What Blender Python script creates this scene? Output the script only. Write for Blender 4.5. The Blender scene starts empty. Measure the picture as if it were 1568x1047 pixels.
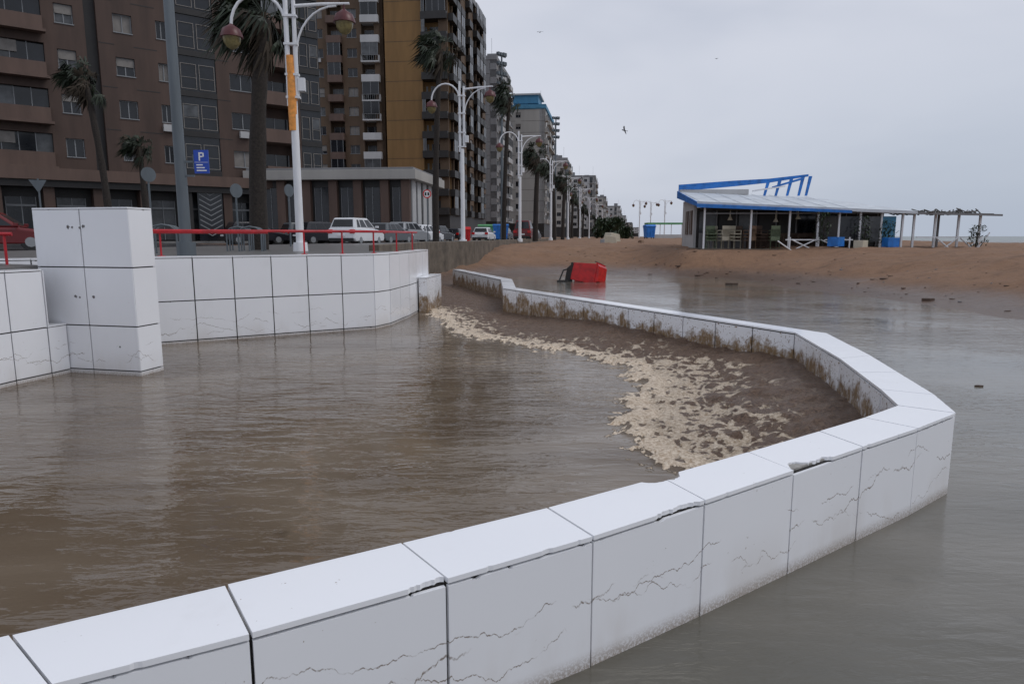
import bpy, math, random
from mathutils import Vector, noise as mn
random.seed(7)
R=math.radians
sc=bpy.context.scene
# ------------------------------------------------------------------ materials
def nt(name):
    m=bpy.data.materials.new(name); m.use_nodes=True
    t=m.node_tree; return m,t,t.nodes,t.links,t.nodes['Principled BSDF']
def mat(name,col,rough=.6,var=.15,scale=3.0,metal=0.,bump=0.,bscale=30.,spec=.5,streak=False):
    m,t,N,L,b=nt(name)
    b.inputs['Roughness'].default_value=rough; b.inputs['Metallic'].default_value=metal
    b.inputs['Specular IOR Level'].default_value=spec
    tc=N.new('ShaderNodeTexCoord'); mp=N.new('ShaderNodeMapping')
    L.new(tc.outputs['Object'],mp.inputs['Vector'])
    if streak: mp.inputs['Scale'].default_value=(1,1,.15)
    n=N.new('ShaderNodeTexNoise'); n.inputs['Scale'].default_value=scale; n.inputs['Detail'].default_value=4
    n.inputs['Roughness'].default_value=.65
    L.new(mp.outputs[0],n.inputs['Vector'])
    r=N.new('ShaderNodeValToRGB')
    r.color_ramp.elements[0].position=.3; r.color_ramp.elements[1].position=.7
    r.color_ramp.elements[0].color=tuple(c*(1-var) for c in col)+(1,)
    r.color_ramp.elements[1].color=tuple(min(1,c*(1+var)) for c in col)+(1,)
    L.new(n.outputs['Fac'],r.inputs[0]); L.new(r.outputs[0],b.inputs['Base Color'])
    if bump>0:
        n2=N.new('ShaderNodeTexNoise'); n2.inputs['Scale'].default_value=bscale; n2.inputs['Detail'].default_value=4
        L.new(tc.outputs['Object'],n2.inputs['Vector'])
        bp=N.new('ShaderNodeBump'); bp.inputs['Strength'].default_value=bump; bp.inputs['Distance'].default_value=.02
        L.new(n2.outputs['Fac'],bp.inputs['Height']); L.new(bp.outputs[0],b.inputs['Normal'])
    return m
class G:
    """tiny node helper"""
    def __init__(s,t): s.t=t;s.N=t.nodes;s.L=t.links
    def n(s,ty,**k):
        x=s.N.new(ty)
        for a,v in k.items(): setattr(x,a,v)
        return x
    def put(s,sock,v):
        if isinstance(v,bpy.types.NodeSocket): s.L.new(v,sock)
        else: sock.default_value=v
    def math(s,op,a,b=0.,c=0.,clamp=False):
        x=s.n('ShaderNodeMath',operation=op,use_clamp=clamp)
        s.put(x.inputs[0],a); s.put(x.inputs[1],b)
        if op in('MULTIPLY_ADD',): s.put(x.inputs[2],c)
        return x.outputs[0]
    def mix(s,f,a,b,blend='MIX'):
        x=s.n('ShaderNodeMix',data_type='RGBA',blend_type=blend)
        s.put(x.inputs[0],f); s.put(x.inputs[6],a); s.put(x.inputs[7],b); return x.outputs[2]
    def noise(s,vec,scale,detail=5,rough=.6,dist=0.):
        x=s.n('ShaderNodeTexNoise'); s.L.new(vec,x.inputs['Vector'])
        x.inputs['Scale'].default_value=scale; x.inputs['Detail'].default_value=detail
        x.inputs['Roughness'].default_value=rough; x.inputs['Distortion'].default_value=dist
        return x.outputs['Fac']
    def mapv(s,vec,scale=(1,1,1),rot=(0,0,0),loc=(0,0,0)):
        x=s.n('ShaderNodeMapping'); s.L.new(vec,x.inputs['Vector'])
        x.inputs['Scale'].default_value=scale; x.inputs['Rotation'].default_value=rot; x.inputs['Location'].default_value=loc
        return x.outputs[0]
    def rng(s,v,a,b,c=0.,d=1.):
        x=s.n('ShaderNodeMapRange',interpolation_type='SMOOTHSTEP'); s.put(x.inputs[0],v)
        for i,q in enumerate((a,b,c,d)): x.inputs[1+i].default_value=q
        return x.outputs[0]
def tile_mat(name,mud):
    m,t,N,L,b=nt(name); g=G(t)
    geo=g.n('ShaderNodeNewGeometry'); pos=geo.outputs['Position']
    sep=g.n('ShaderNodeSeparateXYZ'); L.new(pos,sep.inputs[0]); z=sep.outputs[2]
    sn=g.n('ShaderNodeSeparateXYZ'); L.new(geo.outputs['True Normal'],sn.inputs[0])
    side=g.rng(g.math('ABSOLUTE',sn.outputs[2]),.3,.6,1,0)
    n1=g.noise(pos,.9,3)
    base=g.mix(n1,(.83,.845,.88,1),(.90,.91,.935,1))
    gr=g.rng(g.noise(g.mapv(pos,(1,1,.5),loc=(5,5,5)),1.9,4,.6),.56,.80,0,.16)
    base=g.mix(gr,base,(.50,.48,.45,1))
    fine=g.rng(g.noise(pos,75,3,.8),.40,.55)
    # tide lines: a narrow contour of height wandering slowly along the wall, broken into dashes
    wob=g.noise(g.mapv(pos,(1,1,.25)),1.5,5,.6)
    tot=None
    for h0,amp,wd,ps in ((.30,.85,.0045,3.1),(.42,.70,.003,8.3),(.20,.9,.003,5.7)):
        w_=g.noise(g.mapv(pos,(1,1,.2),loc=(ps,ps*2,0)),1.15,6,.62)
        lvl=g.math('ADD',h0,g.math('MULTIPLY',g.math('SUBTRACT',w_,.5),amp))
        dd=g.math('ABSOLUTE',g.math('SUBTRACT',z,lvl))
        ln=g.math('MULTIPLY',g.rng(dd,wd*.3,wd*1.6,1,0),g.rng(g.noise(g.mapv(pos,(1,1,1),loc=(ps,0,ps)),2.3,3,.6),.46,.56,0,1))
        tot=ln if tot is None else g.math('MAXIMUM',tot,ln)
    k=g.math('MULTIPLY',tot,g.math('MULTIPLY',g.rng(fine,0,1,.25,1),side))
    base=g.mix(g.math('MULTIPLY',k,.9),base,(.17,.12,.08,1))
    # light brown wash below the tide lines
    sm=g.math('MULTIPLY',g.math('MULTIPLY',g.rng(z,.05,.42,.20,0),g.rng(wob,.42,.62,0,1)),side)
    base=g.mix(sm,base,(.42,.34,.25,1))
    # sand grains lying on the top and specks
    gn_=g.noise(pos,34,2,.6)
    base=g.mix(g.math('MULTIPLY',g.rng(gn_,.72,.76,0,.8),g.rng(g.noise(pos,1.1,2),.5,.65,0,1)),base,(.25,.19,.13,1))
    lowz=g.rng(z,.0,.10,1,0)
    base=g.mix(g.math('MULTIPLY',lowz,g.rng(fine,0,1,.3,.75)),base,(.26,.20,.145,1))
    if mud>0:
        zz=g.math('ADD',z,g.math('MULTIPLY',g.math('SUBTRACT',g.noise(pos,2.2,5,.7),.5),1.25))
        k=g.math('MULTIPLY',g.rng(zz,.30,.50,1,0),mud)
        n=g.noise(g.mapv(pos,(1,1,.6)),11,6,.8)
        k2=g.math('MULTIPLY',g.math('MULTIPLY',k,g.rng(n,.30,.54,.35,1)),side)
        base=g.mix(k2,base,g.mix(g.noise(pos,6,4),(.12,.068,.030,1),(.34,.235,.13,1)))
        sp2=g.math('MULTIPLY',g.rng(g.noise(pos,28,3,.6),.60,.66,0,1),side)
        base=g.mix(sp2,base,(.2,.12,.06,1))
    L.new(base,b.inputs['Base Color'])
    L.new(g.rng(n1,.3,.7,.12,.26),b.inputs['Roughness'])
    bp=g.n('ShaderNodeBump'); bp.inputs['Strength'].default_value=.06; bp.inputs['Distance'].default_value=.01
    L.new(n1,bp.inputs['Height']); L.new(bp.outputs[0],b.inputs['Normal'])
    return m
M={}
M['tile']=tile_mat('white_tile',0)
M['tmud']=tile_mat('muddy_tile',1.0)
M['core']=mat('dark_mortar',(.035,.032,.03),.95,.6,30,bump=.6,bscale=40)
M['concrete']=mat('concrete',(.33,.32,.30),.9,.25,8,bump=.6,bscale=40)
M['dirtyconc']=mat('dirty_concrete',(.13,.105,.08),.8,.45,1.6,bump=.5,bscale=12)
M['pave']=mat('paving',(.15,.145,.14),.35,.3,1.2,bump=.2)
M['road']=mat('asphalt',(.045,.045,.048),.25,.25,.6,bump=.2)
M['paint']=mat('road_paint',(.6,.6,.58),.6,.2,4)
M['wmetal']=mat('white_painted_metal',(.74,.75,.77),.4,.12,5,streak=True)
M['gmetal']=mat('grey_steel',(.12,.14,.155),.45,.2,3,metal=.3,streak=True)
M['red']=mat('red_paint',(.42,.012,.02),.35,.25,5)
M['redp']=mat('red_plastic',(.52,.008,.008),.25,.3,4)
M['lred']=mat('dark_red_lantern',(.08,.010,.012),.4,.2,6)
M['amber']=mat('lantern_bowl',(.20,.165,.07),.25,.4,9)
M['orange']=mat('orange_wrap',(.75,.30,.06),.6,.3,9)
M['black']=mat('black_rubber',(.02,.02,.02),.6,.3,9)
M['glass']=mat('window_glass',(.012,.014,.018),.12,.5,.6,spec=.5)
M['glassb']=mat('window_glass_curtain',(.075,.08,.085),.25,.5,1.1,spec=.5)
M['shutter']=mat('roller_shutter',(.20,.185,.17),.6,.2,2)
M['frame']=mat('window_frame',(.22,.23,.24),.5,.1,5)
M['brown']=mat('brown_cladding',(.068,.041,.031),.7,.28,.7,bump=.15,bscale=10,streak=True)
M['brownl']=mat('brown_parapet',(.115,.073,.057),.7,.2,.9,streak=True)
M['dark']=mat('dark_cladding',(.018,.016,.015),.5,.3,1)
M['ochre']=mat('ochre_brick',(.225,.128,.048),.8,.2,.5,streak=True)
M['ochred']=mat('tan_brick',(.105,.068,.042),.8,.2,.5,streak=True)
M['whitew']=mat('white_render',(.46,.46,.46),.8,.12,.4,streak=True)
M['creamw']=mat('cream_render',(.38,.365,.34),.8,.12,.4,streak=True)
M['greyw']=mat('grey_render',(.22,.22,.225),.8,.15,.4,streak=True)
M['bluetop']=mat('blue_panels',(.06,.22,.36),.6,.2,1)
M['bluep']=mat('blue_paint',(.018,.17,.55),.4,.3,2.5)
M['roofg']=mat('roof_sheet',(.54,.58,.62),.5,.2,1.2)
M['trunk']=mat('palm_trunk',(.030,.024,.02),.95,.5,14,bump=.8,bscale=30)
M['frond']=mat('palm_frond',(.018,.028,.013),.6,.5,2)
M['frondd']=mat('dry_palm_frond',(.036,.026,.016),.85,.4,2)
M['leaf']=mat('shrub_leaf',(.025,.045,.018),.6,.5,2)
M['signb']=mat('sign_blue',(.01,.06,.40),.4,.05,2)
M['signw']=mat('sign_white',(.75,.75,.75),.4,.05,2)
M['signr']=mat('sign_red',(.6,.02,.02),.4,.05,2)
M['carw']=mat('white_car_paint',(.70,.71,.73),.2,.04,2)
M['carg']=mat('grey_car_paint',(.10,.11,.12),.25,.05,2)
M['card']=mat('black_car_paint',(.02,.02,.025),.2,.1,2)
M['carr']=mat('red_car_paint',(.13,.010,.012),.25,.1,2)
M['cars']=mat('silver_car_paint',(.30,.31,.32),.25,.05,2,metal=.3)
M['tail']=mat('tail_light',(.55,.01,.01),.2,.1,5)
M['wood']=mat('terrace_wood',(.22,.14,.09),.8,.3,6)
M['cream']=mat('cream_plastic',(.50,.46,.36),.6,.1,6)
M['olive']=mat('green_wicker',(.16,.20,.12),.7,.3,12)
M['wicker']=mat('brown_wicker',(.08,.05,.035),.7,.3,12)
M['thatch']=mat('weathered_canopy',(.13,.125,.12),.95,.5,6,bump=.8)
M['birdm']=mat('gull_feathers',(.10,.10,.11),.8,.3,20)
M['green']=mat('green_awning',(.12,.36,.16),.7,.2,3)
# ------------------------------------------------------------------ mesh accumulator
class Acc:
    def __init__(s): s.v=[];s.f=[];s.m=[];s.s=[];s.mats=[]
    def mi(s,k):
        if k not in s.mats: s.mats.append(k)
        return s.mats.index(k)
    def add(s,vs,fs,k,smooth=False):
        o=len(s.v); s.v+= [tuple(p) for p in vs]; i=s.mi(k)
        for f in fs: s.f.append(tuple(o+a for a in f)); s.m.append(i); s.s.append(smooth)
    def box(s,x0,x1,y0,y1,z0,z1,k):
        if x0>x1:x0,x1=x1,x0
        if y0>y1:y0,y1=y1,y0
        if z0>z1:z0,z1=z1,z0
        s.add([(x0,y0,z0),(x1,y0,z0),(x1,y1,z0),(x0,y1,z0),(x0,y0,z1),(x1,y0,z1),(x1,y1,z1),(x0,y1,z1)],
              [(3,2,1,0),(4,5,6,7),(0,1,5,4),(1,2,6,5),(2,3,7,6),(3,0,4,7)],k)
    def prism(s,loop,vec,k,smooth=False):
        n=len(loop); v=Vector(vec)
        a=[Vector(p) for p in loop]; b=[p+v for p in a]
        nrm=Vector((0,0,0))
        for i in range(n): nrm+=a[i].cross(a[(i+1)%n])
        if nrm.dot(v)>0: base=tuple(range(n-1,-1,-1)); top=tuple(range(n,2*n)); fl=False
        else: base=tuple(range(n)); top=tuple(range(2*n-1,n-1,-1)); fl=True
        fs=[base,top]
        for i in range(n):
            j=(i+1)%n; q=(i,j,n+j,n+i); fs.append(q[::-1] if fl else q)
        s.add(a+b,fs,k,smooth)
    def tube(s,pts,rad,k,n=10,smooth=True,cap=True):
        pts=[Vector(p) for p in pts]
        if not isinstance(rad,(list,tuple)): rad=[rad]*len(pts)
        rings=[]; up=None
        for i,p in enumerate(pts):
            d=(pts[min(i+1,len(pts)-1)]-pts[max(i-1,0)]).normalized()
            if up is None: up=Vector((1,0,0)) if abs(d.z)>.7 else Vector((0,0,1))
            u=(up-d*up.dot(d)).normalized(); w=d.cross(u); up=u
            rings.append([p+(u*math.cos(2*math.pi*a/n)+w*math.sin(2*math.pi*a/n))*rad[i] for a in range(n)])
        vs=[q for r in rings for q in r]; fs=[]
        for i in range(len(pts)-1):
            for a in range(n):
                b=(a+1)%n; fs.append((i*n+a,i*n+b,(i+1)*n+b,(i+1)*n+a))
        s.add(vs,fs,k,smooth)
        if cap:
            s.add(rings[0],[tuple(range(n-1,-1,-1))],k); s.add(rings[-1],[tuple(range(n))],k)
    def mesh(s,name):
        me=bpy.data.meshes.new(name); me.from_pydata(s.v,[],s.f)
        for k in s.mats: me.materials.append(M[k])
        me.polygons.foreach_set('material_index',s.m); me.polygons.foreach_set('use_smooth',s.s)
        me.update(); return me
    def obj(s,name,loc=(0,0,0),rz=0.,bevel=0.,parent=None,rot=None):
        o=bpy.data.objects.new(name,s.mesh(name)); sc.collection.objects.link(o)
        o.location=loc; o.rotation_euler=rot if rot else (0,0,rz)
        if bevel>0:
            b=o.modifiers.new('bevel','BEVEL'); b.width=bevel; b.segments=2; b.limit_method='ANGLE'; b.angle_limit=R(40)
        if parent: o.parent=parent
        return o
def inst(o,name,loc,rz=0.,scale=1.):
    q=bpy.data.objects.new(name,o.data); sc.collection.objects.link(q)
    q.location=loc; q.rotation_euler=(0,0,rz); q.scale=(scale,)*3; return q
# ------------------------------------------------------------------ tiled walls
rs=random.Random(11)
def edge(L,chips,amp):
    """samples (s, notch) along an edge of length L; notch>=0 = material missing"""
    pts=[(0,0)]
    ev=[]
    s=rs.uniform(.02,.3)
    while s<L-.05 and chips>0:
        if rs.random()<chips:
            w=rs.uniform(.01,.07); ev.append((s,w,rs.uniform(.3,1)*amp))
        s+=rs.uniform(.07,.3)
    last=.005
    for s0,w,d in ev:
        if s0<=last: continue
        e=min(s0+w,L-.006)
        if e<=s0+.004: continue
        pts.append((s0,0)); m=max(2,int(w/.010))
        for i in range(1,m):
            pts.append((s0+(e-s0)*i/m,d*rs.uniform(.4,1.0)*min(1,2.2*min(i,m-i)/m)))
        pts.append((e,0)); last=e+.004
    pts.append((L,0)); return pts
def side_tiles(acc,p,q,nrm,zs,k,chips=.3,th=.02,gap=.006):
    p=Vector((p[0],p[1],0));q=Vector((q[0],q[1],0)); d=(q-p); L=d.length; d.normalize(); n=Vector((nrm[0],nrm[1],0)).normalized()
    for a in range(len(zs)-1):
        z0,z1=zs[a],zs[a+1]; L2=L-2*gap
        top=edge(L2,chips if a==len(zs)-2 else chips*.35,.016)
        g0=gap if a>0 else 0
        loop=[(gap,z0+g0),(L-gap,z0+g0)]+[(gap+s_,z1-gap-dn) for s_,dn in reversed(top)]
        off=n*rs.uniform(-.0025,.0015)
        acc.prism([p+d*s_+Vector((0,0,zz))+off for s_,zz in loop],n*th,k)
def coping(acc,o0,o1,i1,i0,z,k,chips=.3,th=.022,gap=.0055,big=None):
    o0,o1,i0,i1=[Vector((a[0],a[1],0)) for a in (o0,o1,i0,i1)]
    d=(o1-o0).normalized(); di=(i1-i0).normalized(); c=(o0+o1+i0+i1)/4
    def insd(e0,e1):
        dd=(e1-e0).normalized(); n=Vector((-dd.y,dd.x,0)); 
        return n if n.dot(c-e0)>0 else -n
    no=insd(o0,o1); ni=insd(i0,i1)
    a0=o0+d*gap; a1=o1-d*gap; b0=i0+di*gap; b1=i1-di*gap
    eo=edge((a1-a0).length,chips,.010); ei=edge((b1-b0).length,chips*.6,.010)
    if big: eo,ei=big(eo,ei,(a1-a0).length,(b1-b0).length)
    loop=[a0+d*s_+no*dn for s_,dn in eo]+[b0+di*s_+ni*dn for s_,dn in reversed(ei)]
    zz=z-th+rs.uniform(-.002,.0015)
    acc.prism([p+Vector((0,0,zz)) for p in loop],(0,0,th),k)
def tiled_wall(name,outer,inner,z,ko,ki,zs_o,zs_i,chips=.3,coping_k='tile',bigs={},caps=(False,False),gap=.006):
    acc=Acc()
    n=len(outer)
    for i in range(n-1):
        o0,o1,i0,i1=outer[i],outer[i+1],inner[i],inner[i+1]
        coping(acc,o0,o1,i1,i0,z,coping_k,chips,big=bigs.get(i))
        for (p,q,other,k,zs) in ((o0,o1,i0,ko,zs_o),(i0,i1,o0,ki,zs_i)):
            d=Vector((q[0]-p[0],q[1]-p[1],0)).normalized(); nn=Vector((-d.y,d.x,0))
            if nn.dot(Vector((other[0]-p[0],other[1]-p[1],0)))>0: nn=-nn
            if zs:
                e=.020
                pp=(p[0]-nn.x*e,p[1]-nn.y*e); qq=(q[0]-nn.x*e,q[1]-nn.y*e)
                side_tiles(acc,pp,qq,nn,zs[:-1]+[z-.028],k,chips,gap=gap)
        def ins(p,o,e=.026):
            v=Vector((o[0]-p[0],o[1]-p[1])); v.normalize(); return (p[0]+v.x*e,p[1]+v.y*e)
        a=[ins(o0,i0),ins(o1,i1),ins(i1,o1),ins(i0,o0)]
        acc.prism([(p[0],p[1],-.6) for p in a],(0,0,z-.024+.6-.002*(i%2)),'core')
        if i in bigs:   # grey bedding mortar showing in the broken places
            b_=[ins(o0,i0,.034),ins(o1,i1,.034),ins(i1,o1,.034),ins(i0,o0,.034)]
            acc.prism([(p[0],p[1],z-.024) for p in b_],(0,0,.012),'concrete')
    for e_,(a_,b_,c_) in zip(caps,((outer[0],inner[0],outer[1]),(outer[-1],inner[-1],outer[-2]))):
        if e_:
            nn=Vector((a_[0]-c_[0],a_[1]-c_[1],0)).normalized()
            side_tiles(acc,(a_[0],a_[1]),(b_[0],b_[1]),nn,[-.3,z-.026],ko,chips)
    return acc.obj(name)
def resample(pts,ns):
    out=[pts[0]]
    for (a,b,n) in zip(pts[:-1],pts[1:],ns):
        for i in range(1,n+1): out.append((a[0]+(b[0]-a[0])*i/n,a[1]+(b[1]-a[1])*i/n))
    return out
NO=[(-3.30,.82),(-2.66,1.19),(-2.03,1.55),(-1.41,1.90),(-.90,2.17),(-.26,2.55),(.37,2.94),(1.00,3.37),(1.65,3.83),(2.28,4.28),(2.89,4.71),(3.43,5.13)]
NI=[(-3.46,1.12),(-2.84,1.47),(-2.36,1.76),(-1.72,2.16),(-1.12,2.50),(-.49,2.87),(.18,3.27),(.84,3.71),(1.50,4.17),(2.16,4.64),(2.66,5.00),(3.12,5.37)]
def jag(L,pts):
    """jagged break: interpolate the control notches with noise"""
    out=[]
    for (a,da),(b_,db) in zip(pts[:-1],pts[1:]):
        m=max(1,int((b_-a)/.012))
        for i in range(m):
            t=i/m; d=da+(db-da)*t
            out.append((a+(b_-a)*t, d if d<.002 else max(0,d+rs.uniform(-.007,.007))))
    out.append(pts[-1]); return out
def chipA(eo,ei,lo,li): return eo,jag(li,[(0,0.055),(.03,.075),(.09,.06),(.12,.03),(.15,0),(li,0)])
def chipA0(eo,ei,lo,li): return eo,jag(li,[(0,0),(li-.14,0),(li-.10,.04),(li-.04,.055),(li,.06)])
def chipB(eo,ei,lo,li): return jag(lo,[(0,0),(.40,0),(.44,.012),(.50,.024),(.54,.012),(.60,.026),(lo-.06,.012),(lo-.03,0),(lo,0)]),chipA0(eo,ei,lo,li)[1]
def chipB2(eo,ei,lo,li): return jag(lo,[(0,.02),(.03,.06),(.08,.10),(.14,.08),(.18,.04),(.26,.03),(.36,.035),(.42,0),(lo,0)]),ei
def chipC(eo,ei,lo,li): return jag(lo,[(0,0),(lo-.16,0),(lo-.12,.010),(lo-.03,.020),(lo,.018)]),ei
tiled_wall('near_tiled_wall',NO,NI,.65,'tile','tile',[-.4,.65],[-.3,.65],chips=.6,bigs={4:chipC,6:chipB,7:chipA,8:chipB2})
RO=resample([(3.43,5.13),(3.64,5.75),(4.10,7.7),(4.44,9.55)],[1,2,3]); RI=resample([(3.12,5.37),(3.29,5.95),(3.66,7.5),(4.03,9.63)],[1,2,3])
tiled_wall('side_tiled_wall',RO,RI,.652,'tile','tmud',[-.4,.65],[-.3,.65],chips=.6,gap=.008)
BO=resample([(4.44,9.55),(.10,18.15)],[12]); BI=resample([(4.03,9.63),(-.24,18.1)],[12])
tiled_wall('back_tiled_wall',BO,BI,.65,'tile','tmud',[-.4,.65],[-.3,.65],chips=.5,gap=.012)
CO=resample([(.10,18.15),(.0,21.75),(-2.15,28.4)],[4,8]); CI=resample([(-.24,18.1),(-.35,21.6),(-2.45,28.3)],[4,8])
tiled_wall('channel_tiled_wall',CO,CI,.652,'tile','tmud',[-.4,.65],[-.3,.65],chips=.5,caps=(False,True),gap=.014)
acc=Acc()
A=resample([(-8.85,11.1),(-6.6,12.5),(-2.98,14.8),(-2.75,15.4),(-2.55,17.0),(-2.39,19.6)],[3,6,1,2,3])
Ab=[]
for i,p in enumerate(A):
    a=A[max(0,i-1)]; b=A[min(len(A)-1,i+1)]; d=Vector((b[0]-a[0],b[1]-a[1])).normalized(); Ab.append((p[0]-d.y*.3,p[1]+d.x*.3))
for i in range(len(A)-1):
    p,q=A[i],A[i+1]; d=Vector((q[0]-p[0],q[1]-p[1],0)).normalized(); n=Vector((d.y,-d.x,0))
    e=.02
    side_tiles(acc,(p[0]-n.x*e,p[1]-n.y*e),(q[0]-n.x*e,q[1]-n.y*e),n,[-.25,.05,.80,1.60],'tile',.25,gap=.010)
    coping(acc,p,q,Ab[i+1],Ab[i],1.632,'tile',.2,th=.03)
    acc.prism([(p[0]-n.x*.026,p[1]-n.y*.026,-.6),(q[0]-n.x*.026,q[1]-n.y*.026,-.6),(Ab[i+1][0],Ab[i+1][1],-.6),(Ab[i][0],Ab[i][1],-.6)],(0,0,2.2),'core')
side_tiles(acc,(A[-1][0],A[-1][1]),(Ab[-1][0],Ab[-1][1]),(0.1,1,0),[-.3,.80,1.6],'tile',.2)
acc.obj('retaining_tiled_wall')
tiled_wall('end_tiled_block',[(-2.24,18.0),(-2.12,18.9),(-2.05,19.8)],[(-2.46,18.0),(-2.40,18.9),(-2.36,19.8)],.93,'tmud','tile',[-.3,.93],None,chips=.3,caps=(True,True))
acc=Acc()
def pillar(acc,c,w,dp,ang,zs,cols,k='tile'):
    ca,sa=math.cos(ang),math.sin(ang)
    def P(a,b): return (c[0]+a*ca-b*sa,c[1]+a*sa+b*ca)
    fr=[w*i/cols for i in range(cols+1)]
    e=.02
    for i in range(cols):
        side_tiles(acc,P(fr[i],e),P(fr[i+1],e),(sa,-ca),zs,k,.12,gap=.009)
        side_tiles(acc,P(fr[i],dp-e),P(fr[i+1],dp-e),(-sa,ca),zs,k,.1)
    side_tiles(acc,P(w-e,0),P(w-e,dp),(ca,sa),zs,k,.12,gap=.009)
    side_tiles(acc,P(e,0),P(e,dp),(-ca,-sa),zs,k,.12)
    t=.026
    acc.prism([P(t,t)+(-.6,),P(w-t,t)+(-.6,),P(w-t,dp-t)+(-.6,),P(t,dp-t)+(-.6,)],(0,0,zs[-1]+.6-.02),'core')
    for i in range(cols): coping(acc,P(fr[i],0),P(fr[i+1],0),P(fr[i+1],dp),P(fr[i],dp),zs[-1]+.022,'tile',.1)
pillar(acc,(-6.93,10.02),1.62,.46,math.atan2(-.36,1.6),[-.3,0.07,.72,1.56,2.38],2)
ang=math.atan2(-.36,1.6)
for a,z,r in ((.60,2.13,.030),(.67,2.125,.018),(.86,2.14,.026),(.80,2.12,.018),(.62,1.14,.024),(.69,1.125,.016),(.93,1.14,.026),(1.3,.42,.014)):
    n=Vector((math.sin(ang),-math.cos(ang),0)); d=Vector((math.cos(ang),math.sin(ang),0))
    p=Vector((-6.93+a*math.cos(ang),10.02+a*math.sin(ang),z)); pts=[]
    for q in range(10):
        th_=q/10*2*math.pi; rr=r*rs.uniform(.6,1.2); pts.append(p+d*math.cos(th_)*rr+Vector((0,0,1))*math.sin(th_)*rr-n*.01)
    acc.prism(pts,n*.014,'greyw')
    acc.prism([p+d*math.cos(h)*r*.35+Vector((0,0,1))*math.sin(h)*r*.35+n*.003 for h in [i*math.pi/3 for i in range(6)]],n*.004,'wicker')
acc.obj('tiled_pillar')
acc=Acc()
lw=[(-7.05,6.0),(-6.97,6.9),(-6.90,7.75),(-6.82,8.6),(-6.74,9.10),(-6.60,9.62),(-6.53,9.93)]
for i in range(len(lw)-1):
    p,q=lw[i],lw[i+1]; d=Vector((q[0]-p[0],q[1]-p[1],0)).normalized(); n=Vector((d.y,-d.x,0))
    zs=[-.3,.06,.72,1.52] if i<5 else [-.3,.06,.72]
    side_tiles(acc,(p[0]-.02,p[1]),(q[0]-.02,q[1]),n,zs,'tile',.2,gap=.009)
    zt=1.545 if i<5 else .743
    coping(acc,p,q,(q[0]-.3,q[1]),(p[0]-.3,p[1]),zt,'tile',.2)
    acc.prism([(p[0]-.026,p[1],-.6),(q[0]-.026,q[1],-.6),(q[0]-.3,q[1],-.6),(p[0]-.3,p[1],-.6)],(0,0,zt+.6-.024),'core')
acc.prism([(-6.92,9.63,.75),(-6.60,9.63,.75),(-6.60,9.65,.75),(-6.92,9.65,.75)],(0,0,.775),'tile')
acc.obj('left_tiled_wall')
# ------------------------------------------------------------------ ground sheet
def seg_d(p,a,b):
    ax,ay=a;bx,by=b; dx,dy=bx-ax,by-ay; t=max(0,min(1,((p[0]-ax)*dx+(p[1]-ay)*dy)/(dx*dx+dy*dy)))
    return math.hypot(p[0]-ax-t*dx,p[1]-ay-t*dy)
def poly_in(p,P):
    c=False;n=len(P);j=n-1
    for i in range(n):
        if (P[i][1]>p[1])!=(P[j][1]>p[1]) and p[0]<(P[j][0]-P[i][0])*(p[1]-P[i][1])/(P[j][1]-P[i][1])+P[i][0]: c=not c
        j=i
    return c
def ss(a,b,x):
    t=max(0,min(1,(x-a)/(b-a))); return t*t*(3-2*t)
SH=[(-3.6,27.0),(-1.9,29.5),(-.5,33.5),(2.9,37.0),(7.7,35),(10.0,31.8),(11.0,27.4),(12.0,21.3),(12.4,16.7),(14,8),(17,-30)]
FL=SH+[(-60,-30),(-60,27)]
def hgt(x,y):
    wv=mn.noise(Vector((x*.25,y*.25,3)))*1.3+mn.noise(Vector((x*.9,y*.9,5)))*.35
    d=min(seg_d((x,y),SH[i],SH[i+1]) for i in range(len(SH)-1))
    if poly_in((x,y),FL): d=-d
    if x<-3.6 and y>20: d=min(d,(y-27.5)) if y<40 else d
    d+=wv
    if d<0: return max(-.7,d*.05)
    h=.30*ss(0,3.5,d)+1.08*ss(1,8.5,d)
    h+=(mn.noise(Vector((x*.35,y*.5,0)))*.14+mn.noise(Vector((x*1.1,y*1.6,9)))*.08+mn.noise(Vector((x*3.1,y*3.1,2)))*.03)*ss(0,3,d)
    # sand bank the restaurant stands on
    k=ss(7.6,9.8,x)*(1-ss(27,30,x))*ss(34.6,36.9,y+.077*(x-10))*(1-ss(46,50,y))
    if k>0: h=h*(1-k)+max(h,1.27+mn.noise(Vector((x*.8,y*.8,4)))*.06)*k
    c=x-.14*y
    h-=2.2*ss(34,62,c)
    if y>60: h+=.25*ss(60,110,y)*(1-ss(34,62,c))
    return h
def axis(lo,hi,a,b,st,gr=1.12):
    v=[];x=a
    while x<b: v.append(x); x+=st
    v.append(b); s=st;x=b
    while x<hi: s*=gr; x+=s; v.append(min(x,hi))
    s=st;x=a;l=[]
    while x>lo: s*=gr; x-=s; l.append(max(x,lo))
    return l[::-1]+v
xs=axis(-400,2500,-5,38,.33); ys=axis(-60,4000,14,60,.33)
vs=[(x,y,hgt(x,y) if (x>-30 and y<400) else (1.3 if x-.14*y<50 else -1.2)) for y in ys for x in xs]
nx=len(xs); fs=[(j*nx+i,j*nx+i+1,(j+1)*nx+i+1,(j+1)*nx+i) for j in range(len(ys)-1) for i in range(nx-1)]
me=bpy.data.meshes.new('beach_ground'); me.from_pydata(vs,[],fs); me.polygons.foreach_set('use_smooth',[True]*len(fs)); me.update()
ob=bpy.data.objects.new('beach_ground',me); sc.collection.objects.link(ob)
m,t,N,L,b=nt('sand'); g=G(t)
pos=g.n('ShaderNodeNewGeometry').outputs['Position']; sep=g.n('ShaderNodeSeparateXYZ'); L.new(pos,sep.inputs[0])
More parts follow.
